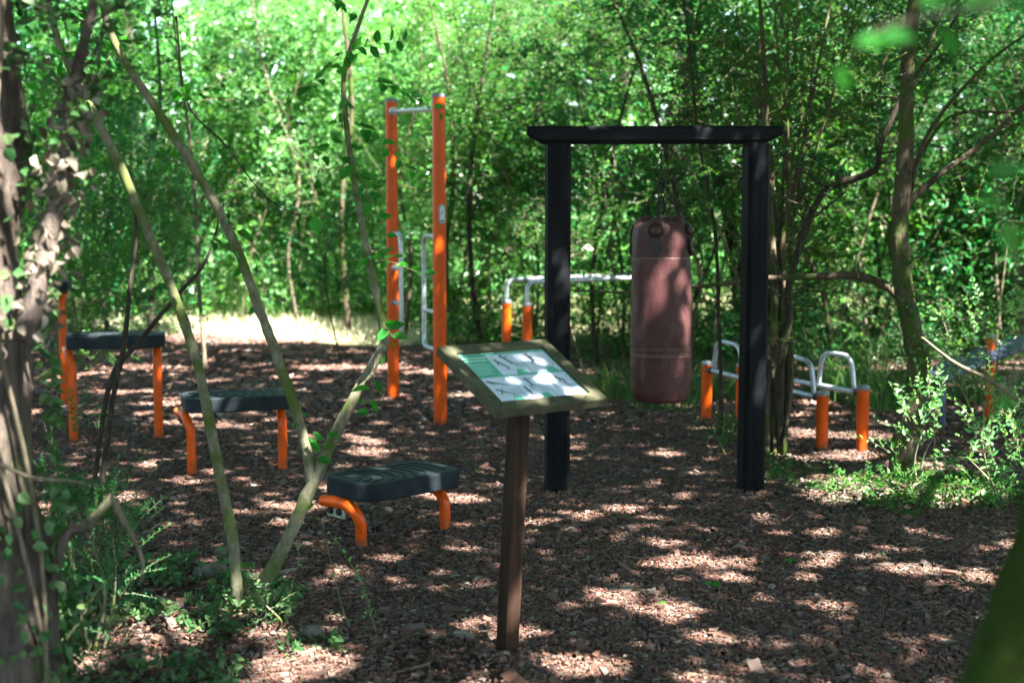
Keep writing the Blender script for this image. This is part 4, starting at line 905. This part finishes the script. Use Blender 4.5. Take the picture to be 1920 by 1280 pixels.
# ---- thicket and far woodland
rng = np.random.default_rng(4)
pxs = [-400, 100, 330, 380, 720, 800, 860, 1150, 1200, 1340, 1440, 1700, 1900, 2300]; yfs = [17.5, 18.2, 18.8, 19.6, 19.3, 17, 15.2, 14.6, 13.2, 12.9, 12.9, 13.8, 14, 14]
def thicket(n, seed, zlo=0, zhi=None, dens=None):
    rng = np.random.default_rng(seed); px = rng.uniform(-330, 2250, n); yf = np.interp(px, pxs, yfs); Y = yf + rng.gamma(1.6, 1.9, n) - .1
    x = (px - 960) / FPX * Y; z = zlo + rng.random(n) * (((1.55 + .17 * Y) if zhi is None else zhi) - zlo)
    P = np.c_[x, Y, z]; c = noise(P * [1, .8, 1.2], .75, 3, 2.2)
    thr = .44 + .05 * np.sin(px / 170.)
    dark = (px > 850) & (px < 1180) & (z < 2.1) & (z > .25); thr = thr + np.where(dark, .07, 0)
    return P[c > thr], px[c > thr]
P, px = thicket(60000, 1)
d0 = rng.normal(0, 1, (len(P), 3)) * [1, 1, .5] + [0, -.3, .1]
# stands: sun glow put into leaf colour where the clearing opens, deeper green elsewhere
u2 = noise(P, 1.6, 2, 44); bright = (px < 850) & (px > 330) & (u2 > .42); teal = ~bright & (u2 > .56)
mb = MB()
u3 = noise(P, 1.3, 2, 71)
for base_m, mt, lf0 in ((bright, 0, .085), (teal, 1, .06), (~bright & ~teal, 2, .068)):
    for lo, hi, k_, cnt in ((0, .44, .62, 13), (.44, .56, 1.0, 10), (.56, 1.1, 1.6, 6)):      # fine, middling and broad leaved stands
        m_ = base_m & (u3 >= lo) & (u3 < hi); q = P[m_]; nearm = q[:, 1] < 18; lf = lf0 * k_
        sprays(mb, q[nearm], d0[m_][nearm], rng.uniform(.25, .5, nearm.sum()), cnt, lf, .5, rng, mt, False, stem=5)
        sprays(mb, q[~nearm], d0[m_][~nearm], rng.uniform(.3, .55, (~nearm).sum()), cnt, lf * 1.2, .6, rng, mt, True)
for k in range(170):                                 # canes
    px_ = rng.uniform(-200, 2100); Y = np.interp(px_, pxs, yfs) + rng.uniform(-.2, 3.5); x = (px_ - 960) / FPX * Y; h = rng.uniform(1.5, 4.6); ln = rng.normal(0, .28, 2)
    a = np.array([x, Y, -.05]); tube(mb, smooth_path([a, a + [ln[0] * h * .3 + rng.normal(0, .1), ln[1] * h * .3, h * .4], a + [ln[0] * h * .8 + rng.normal(0, .12), ln[1] * h * .5, h * .75], a + [ln[0] * h * 1.3, ln[1] * h, h]], 4), np.array([1, .8, .6, .3]) * rng.uniform(.006, .02), 6, 3 if rng.random() < .6 else 4, cap=False)
tag(mb.build('thicket', [G3, G2, G1, B_pale, B_dark, B_young]), kind='stuff')
mb = MB(); n = 90000; Y = rng.uniform(24, 36, n); x = rng.uniform(-.5, .5, n) * Y; z = 9.5 * rng.random(n) ** 1.1; q = np.c_[x, Y, z]; k = noise(q, 1.6, 3, 9) > .42; q = q[k]; n = len(q)
L = rng.uniform(.16, .34, n); leaves(mb, q, rng.normal(0, 1, (n, 3)), rng.normal(0, 1, (n, 3)) + [0, -.4, .5], L, L * .6, 0, True)
for k in range(70):
    Y_ = rng.uniform(24, 34); a = np.array([rng.uniform(-.45, .45) * Y_, Y_, -.1]); tube(mb, [a, a + [rng.normal(0, .3), 0, 4], a + [rng.normal(0, .7), 0, 9]], [.14, .11, .06], 8, 1)
tag(mb.build('far_woodland', [G3, B_dark]), kind='stuff')

mb = MB(); n = 60000; a = rng.uniform(0, 2 * math.pi, n); rr_ = rng.uniform(0, 5, n); q = np.c_[(9.5 + rr_) * np.cos(a), 4 + (14 + rr_) * np.sin(a), 9 * rng.random(n)]  # unseen ring of trees, added to block low sky light
px_, _, dd_ = to_px(q); vis = (q[:, 1] > 1) & (np.abs(q[:, 0]) < q[:, 1] * .43 + 1.2); q = q[~vis & (noise(q, 1.4, 3, 5) > .42)]; n = len(q); L = rng.uniform(.2, .4, n)
leaves(mb, q, rng.normal(0, 1, (n, 3)), rng.normal(0, 1, (n, 3)) + [0, 0, .4], L, L * .6, 0, True)
for k in range(40):
    a = rng.uniform(0, 6.28); p = np.array([12 * math.cos(a), 4 + 16.5 * math.sin(a), -.1])
    if p[1] > 1 and abs(p[0]) < p[1] * .45 + 1.5: continue
    tube(mb, [p, p + [.1, .1, 4], p + [.3, 0, 9]], [.13, .1, .06], 8, 1)
tag(mb.build('unseen_shade_woodland', [G1, B_moss]), kind='stuff')
# ---- ground plants
rng = np.random.default_rng(6)
def cover(name, xr, yr, n, f, lf, leaf, h, mats_, tilt=.7, ratio=.55, cnt=6, sl=.14):
    P = area(xr, yr, n, rng, f)
    P3 = np.c_[P, gh(P[:, 0], P[:, 1]) + rng.random(len(P)) ** 1.5 * h]
    mb = MB(); D = rng.normal(0, 1, (len(P), 3)) * [1, 1, .3] + [0, 0, .75]
    sprays(mb, P3, D, rng.uniform(.5, 1.3, len(P)) * sl, cnt, leaf, ratio, rng, 0, False, tilt=tilt, stem=1, stem_r=.0015)
    tag(mb.build(name, mats_), kind='stuff')
def PX(x, y): return to_px(np.c_[x, y, np.zeros_like(x)])
def f_right(x, y):
    px, py, _ = PX(x, y); nz = noise(np.c_[x, y], .5, 2, 12)
    a = (px > 1440) & (px < 1960) & (py > 862 + np.maximum(0, 1560 - px) * 0) & (py < 1010) & (py < 905 + (px - 1440) * .25) & ((px < 1580) | (py > 900)) & ~((px > 1500) & (px < 1680) & (py > 895) & (py < 945))
    return a & (nz > .47)
cover('ground_cover', (1, 4.5), (6, 10), 3600, f_right, G1, .036, .035, [G1, B_young])
def f_back(x, y):
    px, py, _ = PX(x, y); yf = np.interp(px, pxs, yfs); return (y > yf - 1.4 + .8 * noise(np.c_[x, y], .6, 2)) & (noise(np.c_[x, y], .5, 2, 4) > .38) & ~((px > 330) & (px < 740) & (y < 18.7))
cover('undergrowth', (-8, 8), (11.5, 21), 9000, f_back, G1, .055, .55, [G1, B_young], sl=.3)
def f_left(x, y):
    px, py, _ = PX(x, y); nz = noise(np.c_[x, y], .35, 2, 15); return (px < 640 - (1280 - py) * .25) & (py > 1000) & (px > -80) & (nz > .50 + .03 * (px > 300))
cover('ground_ivy', (-2.5, .3), (3.4, 6), 2600, f_left, G4, .035, .04, [G4, B_young], sl=.1, ratio=.8)
# dry sunlit grass at the back of the clearing
P = area((-7, 0), (15.8, 22), 42000, rng, lambda x, y: (PX(x, y)[0] < 900) & (y > np.interp(PX(x, y)[0], [200, 480, 720, 900], [18.2, 16.6, 15.7, 16.2]) + .9 * (noise(np.c_[x, y], .8, 2) - .4)))
mb = MB(); n = len(P); D = rng.normal(0, .7, (n, 3)) * [1, 1, .5] + [0, 0, .35]; leaves(mb, np.c_[P, gh(P[:, 0], P[:, 1]) - .01], D, rng.normal(0, 1, (n, 3)) + [0, -.6, .3], rng.uniform(.05, .22, n), rng.uniform(.008, .02, n), 0, True, curl=.02)
tag(mb.build('dry_grass', [DRY]), kind='stuff')

def grass(name, label, px, py, h, n, spreadr, seed, lf=GRS, group=None):
    rng = np.random.default_rng(seed); c = gp(px, py); t = thing(name, c, label, 'grass', group); mb = MB()
    for k in range(n):
        a = rng.uniform(0, 6.28); r = rng.random() ** .5 * spreadr; b0 = c + [r * math.cos(a), r * math.sin(a), -.02]; L = h * rng.uniform(.6, 1.2); o = np.array([math.cos(a + rng.normal(0, .5)), math.sin(a + rng.normal(0, .5)), 0]); s = np.array([-o[1], o[0], 0]) * rng.uniform(.003, .007); bend = rng.uniform(.3, 1.0)
        ts = np.linspace(0, 1, 6); P = [b0 + o * L * bend * q ** 2 + Z3 * L * (q - .45 * bend * q ** 2.2) for q in ts]; V = []
        for q, p in zip(ts, P): V += [p - s * (1.02 - q), p + s * (1.02 - q)]
        mb.add(V, [[2 * i, 2 * i + 1, 2 * i + 3, 2 * i + 2] for i in range(5)], 0, True)
    mb.build('blades', lf, t); return t
grass('grass_tuft', 'long strap-leaved grass tuft behind the foot of the punching bag', 1165, 748, .45, 170, .3, 1)
grass('grass_tuft', 'grass tuft between the punching bag and the lone orange post', 1250, 765, .5, 190, .3, 2)
grass('grass_tuft', 'grass tuft close behind the lone short orange post', 1345, 745, .5, 150, .25, 3)
grass('grass_tuft', 'tall dark grass clump behind the arched grips', 1590, 745, .75, 260, .45, 4)
grass('grass_tuft', 'dark grass clump between the grips and the curved mossy tree', 1665, 765, .6, 200, .35, 5)
grass('grass_tuft', 'grass clump behind the orange bench post', 1835, 750, .55, 200, .35, 6)
grass('grass_tuft', 'small grass tuft between sign panel and frame post', 1110, 735, .35, 110, .25, 7)

def shrub(label, c, size, n, leaf, lf, seed, ratio=.5, sl=.28, cnt=8, stem=B_young, name='shrub', cat='shrub', stems=9, tilt=.5, jit=.25, droop=.25):
    rng = np.random.default_rng(seed); c = np.array(c, float); size = np.array(size); t = thing(name, (c[0], c[1], 0), label, cat); mb = MB(); tr = MB()
    q = nrm(rng.normal(0, 1, (n, 3))) * (rng.random((n, 1)) ** .45); q = c + q * size; q = q[(noise(q, .16, 2, seed) > .40) & (q[:, 2] > .03)]
    D = (q - [c[0], c[1], c[2] - size[2]]) * [1, 1, .8] + rng.normal(0, .35 * size.mean(), q.shape)
    sprays(mb, q, D, rng.uniform(.5, 1.2, len(q)) * sl, cnt, leaf, ratio, rng, 0, stem=1, tilt=tilt, jit=jit, stem_r=.0018, droop=droop); mb.build('foliage', [lf, stem], t)
    for k in range(stems):
        e = q[rng.integers(len(q))]; b0 = np.array([c[0] + rng.normal(0, .04), c[1] + rng.normal(0, .04), -.03]); tube(tr, smooth_path([b0, (b0 * .5 + e * .5) + rng.normal(0, .04, 3), e], 5), np.linspace(.007, .002, 11), 6)
    tr.build('stems', stem, t)
b = at(170, 860, 4.9); shrub('feathery dark green shrub at the foot of the ivy trunk, in front of the steps', (b[0], 4.9, .42), (.17, .2, .44), 260, .022, G2, 51, .4, .2, 14, jit=.15)
shrub('low leafy bush hugging the base of the ivy trunk', (-1.42, 4.1, .2), (.3, .25, .28), 300, .03, G4, 52, .7, .14, 6)
shrub('sunlit small-leaved bush sprawling round the curved mossy tree', (at(1725, 800, 7.75)[0], 7.75, .32), (.17, .16, .30), 30, .045, G3, 53, .55, .28, 8, stems=3)
shrub('bright bush with fine leaves at the edge beyond the mossy trunk', (at(1905, 880, 7.3)[0], 7.3, .28), (.27, .3, .27), 100, .044, G3, 54, .5, .26, 9, stems=5)
shrub('low leafy seedlings under the curved mossy tree', (at(1600, 930, 7.6)[0] + .1, 7.5, .05), (.5, .3, .08), 200, .035, G1, 55, .6, .12, 6, stems=3)
shrub('leafy sprig beside the lone thin stem near the frame post', (at(1365, 830, 8.9)[0], 8.9, .1), (.16, .12, .13), 60, .03, G1, 56, .55, .14, 7, stems=3)
shrub('dark leafy shrub standing behind the tallest step', (at(150, 560, 13.5)[0], 13.6, 1.0), (1.0, .8, 1.1), 900, .05, G1, 57, .5, .34, 9)
shrub('dark shrub at the back above the waist high platform', (at(270, 560, 15.5)[0], 15.6, 1.3), (.9, .8, 1.5), 1100, .05, G2, 58, .5, .36, 9)
shrub('shrub with hanging leaves behind the dip bar tubes', (at(1120, 600, 14.2)[0], 14.2, .6), (.6, .5, .7), 420, .05, G1, 59, .5, .3, 9)
shrub('leafy twig mass over the sit-up bench', (at(1850, 680, 9.0)[0], 9.0, .78), (.36, .25, .2), 62, .042, G3, 60, .5, .26, 10, stems=5)
shrub('pale silvery plant at the root of the forked sapling', (*gp(500, 1180)[:2], .06), (.09, .09, .1), 40, .025, G4, 61, .6, .1, 6, stems=3)
# pale lichen twig across the bench
t = thing('pale_twig', at(1735, 640, 8.0), 'pale lichen covered bare branch slanting down in front of the sit-up bench', 'branch')
mb = MB(); tube(mb, smooth_path(path([(1728, 632), (1790, 680), (1850, 710), (1910, 750), (1960, 800)], 7.66, 7.7), 6), [.006, .010, .012, .013, .014], 8, rough=.4); mb.build('branch', B_pale, t)
mb = MB(); rg = np.random.default_rng(9); p0 = at(1735, 640, 8); p1 = at(1930, 770, 7.7); f = rg.random(60)[:, None]; sprays(mb, p0 * (1 - f) + p1 * f, rg.normal(0, 1, (60, 3)), .16, 6, .03, .55, rg, 0, stem=1); mb.build('leaves', [G3, B_young], t)
# tall weeds
def weed(label, pts, Y, seed, leaf=.03, r=.003, n=10, lf=G3):
    rng = np.random.default_rng(seed); P = rooted(pts, Y, z=0); t = thing('weed', (P[0][0], P[0][1], 0), label, 'weed'); mb = MB(); S = smooth_path(P, 6); tube(mb, S, np.linspace(r, r * .5, len(S)), 6, 0); mb.build('stalk', B_young, t)
    mb = MB(); i = rng.integers(2, len(S), n); leaves(mb, S[i], rng.normal(0, 1, (n, 3)) + [0, 0, .3], rng.normal(0, 1, (n, 3)) + [0, 0, 1], leaf, leaf * .5)
    sprays(mb, S[i][:n // 2], rng.normal(0, 1, (n // 2, 3)) + [0, 0, .5], .05, 5, leaf * .6, .5, rng, 0, stem=1, stem_r=.001); mb.build('leaves', [lf, B_young], t)
weed('straight thin grass stalk leaning before the nearest step platform', [(655, 1200), (640, 1130), (620, 1050), (602, 970)], 5.15, 1, n=5, leaf=.018)
weed('drooping leafy weed curving up under the lowest step platform', [(705, 1215), (690, 1130), (670, 1080), (640, 1030), (618, 1000)], 5.1, 2, n=16, leaf=.024)
weed('short weed with pale buds between the sapling and the broken branch', [(535, 1170), (545, 1110), (560, 1050), (556, 1010)], 5.2, 3, n=10, leaf=.02)
weed('thin pale stalk curving up beside the curved mossy tree', [(1620, 895), (1640, 800), (1660, 700), (1664, 600), (1652, 480)], 8.2, 4, n=4, leaf=.02)
weed('pale stalk below the bench, next to the curved mossy tree', [(1755, 880), (1752, 820), (1756, 760)], 7.9, 5, n=5, leaf=.02)
grass('grass_tuft', 'upright pale grass blades beside the broken branch', 180, 1150, .33, 16, .14, 8, GRS)
# stones
def stone(label, px, py, s, seed):
    c = gp(px, py); t = MB(); bm = bmesh.new(); bmesh.ops.create_icosphere(bm, subdivisions=4, radius=1)
    for v in bm.verts:
        p = np.array(v.co); k = 1 + (noise(p[None] + seed, .8, 3)[0] - .5) * .7; v.co = Vector((p[0] * s * k, p[1] * s * .8 * k, p[2] * s * .6 * k))
    from_bm(t, bm, Matrix.Translation((c[0], c[1], s * .25)), 0, True); o = t.build('stone', STONE); tag(o, label, 'stone')
stone('mossy stone between the slanting stems of the forked sapling', 395, 1085, .075, 1)
stone('mossy stone at the edge of the sunlit soil under the sapling', 585, 1190, .045, 2)
stone('pale flat stone beside the grass blades and broken branch', 265, 1075, .05, 3)
# fallen green leaves on the mulch
pts_ = [(1335, 1095), (1475, 1050), (1085, 925), (860, 1045), (1210, 990), (1065, 1090), (1560, 1080), (1370, 1150), (900, 880), (1250, 1130), (1130, 1010), (1660, 1040)]
wh = ['bright green leaf on the chips in the middle of the clearing', 'green leaf on the chips, further back than the brightest one', 'green leaf lying between the frame posts', 'green leaf lying between lowest step and sign post', 'green leaf just before the frame', 'green leaf near the sign post foot', 'green leaf lying in a sunny patch near the mossy trunk', 'yellow green leaf close to the brightest leaf', 'green leaf beside the right end of the lowest step', 'green leaf on sunlit chips in front of the bag', 'green leaf in shade before the bag', 'green leaf at the edge of the plants near the mossy trunk']
for k, ((px, py), lb) in enumerate(zip(pts_, wh)):
    rg = np.random.default_rng(k); c = gp(px, py, .03); mb = MB(); m = 3 if k < 2 else 1
    leaves(mb, np.tile(c, (m, 1)), np.c_[rg.normal(0, 1, (m, 2)), np.zeros(m)], np.c_[rg.normal(0, .3, (m, 2)), np.ones(m)], .045 if k < 2 else .035, .03 if k < 2 else .02)
    tag(mb.build('fallen_leaf', GN), lb, 'leaf', 'green leaves dropped on the chips')
# blurred leaves hanging near the camera at the upper right
t = thing('overhanging_branch', at(1700, -20, 1.5), 'out-of-focus bright green leaves hanging from a twig close to the camera', 'branch')
mb = MB(); tube(mb, smooth_path(path([(1990, -60), (1850, 10), (1740, 30), (1640, 60), (1590, 110)], 1.5, 1.6), 5), [.003, .002, .0015, .001], 6); mb.build('twig', B_young, t)
mb = MB(); LP = [(1600, 82, .048, 1, 0), (1650, 75, .045, 1, .1), (1575, 120, .035, .3, -1), (1760, 55, .04, .5, -.6), (1800, 20, .05, 1, .2), (1720, 10, .04, 1, .2), (1880, 15, .05, 1, 0), (1850, 330, .05, 1, .2), (1880, 410, .05, .4, -1), (1910, 250, .05, 1, 0), (1830, 385, .03, 1, 0), (1860, 760, .03, 1, 0), (1900, 560, .035, 1, -.3)]
for px, py, L, dx, dz in LP:
    p = at(px, py, 1.55); leaves(mb, np.array([p]), np.array([[dx, .1, dz]]), np.array([[-.1, -.8, .6]]), L, L * .55)
mb.build('leaves', GN, t)
tube_ = MB(); tube(tube_, smooth_path(path([(1990, 120), (1930, 230), (1880, 330), (1885, 420), (1920, 560), (1900, 700), (1870, 755)], 1.55, 1.55), 5), .0012, 5); tube_.build('twig', B_young, t)

# chips drifted against the feet of the posts
rg = np.random.default_rng(15); mb = MB(); Q_ = []
for x, y, r_ in ((xl, FY, .09), (xr_, FY, .09), (base[0], base[1], .05), (pl[0], pl[1], .06), (pr[0], pr[1], .06), (1.98, 8.99, .05), (2.228, 8.95, .05), (1.415, 10.26, .05)):
    a = rg.uniform(0, 6.28, 90); d = r_ + rg.exponential(.025, 90); Q_.append(np.c_[x + d * np.cos(a), y + d * np.sin(a)])
chips(mb, np.concatenate(Q_), .024, rg, z0=.008, tilt=.6); tag(mb.build('drifted_mulch', CHIP), kind='stuff')

# pale dry leaves on the bare sunlit patch between the plants
P = area((1, 3.5), (6.8, 9), 9000, rng, lambda x, y: (PX(x, y)[0] > 1470) & (PX(x, y)[0] < 1860) & (PX(x, y)[1] > 870) & (PX(x, y)[1] < 955) & (noise(np.c_[x, y], .3, 2, 40) > .42)); n = len(P); mb = MB()
leaves(mb, np.c_[P, gh(P[:, 0], P[:, 1]) + .01 + rng.uniform(0, .015, n)], rng.normal(0, 1, (n, 3)) * [1, 1, .2], np.c_[rng.normal(0, .3, (n, 2)), np.ones(n)], rng.uniform(.02, .05, n), rng.uniform(.008, .025, n))
tag(mb.build('dry_litter', [DEADP]), kind='stuff')
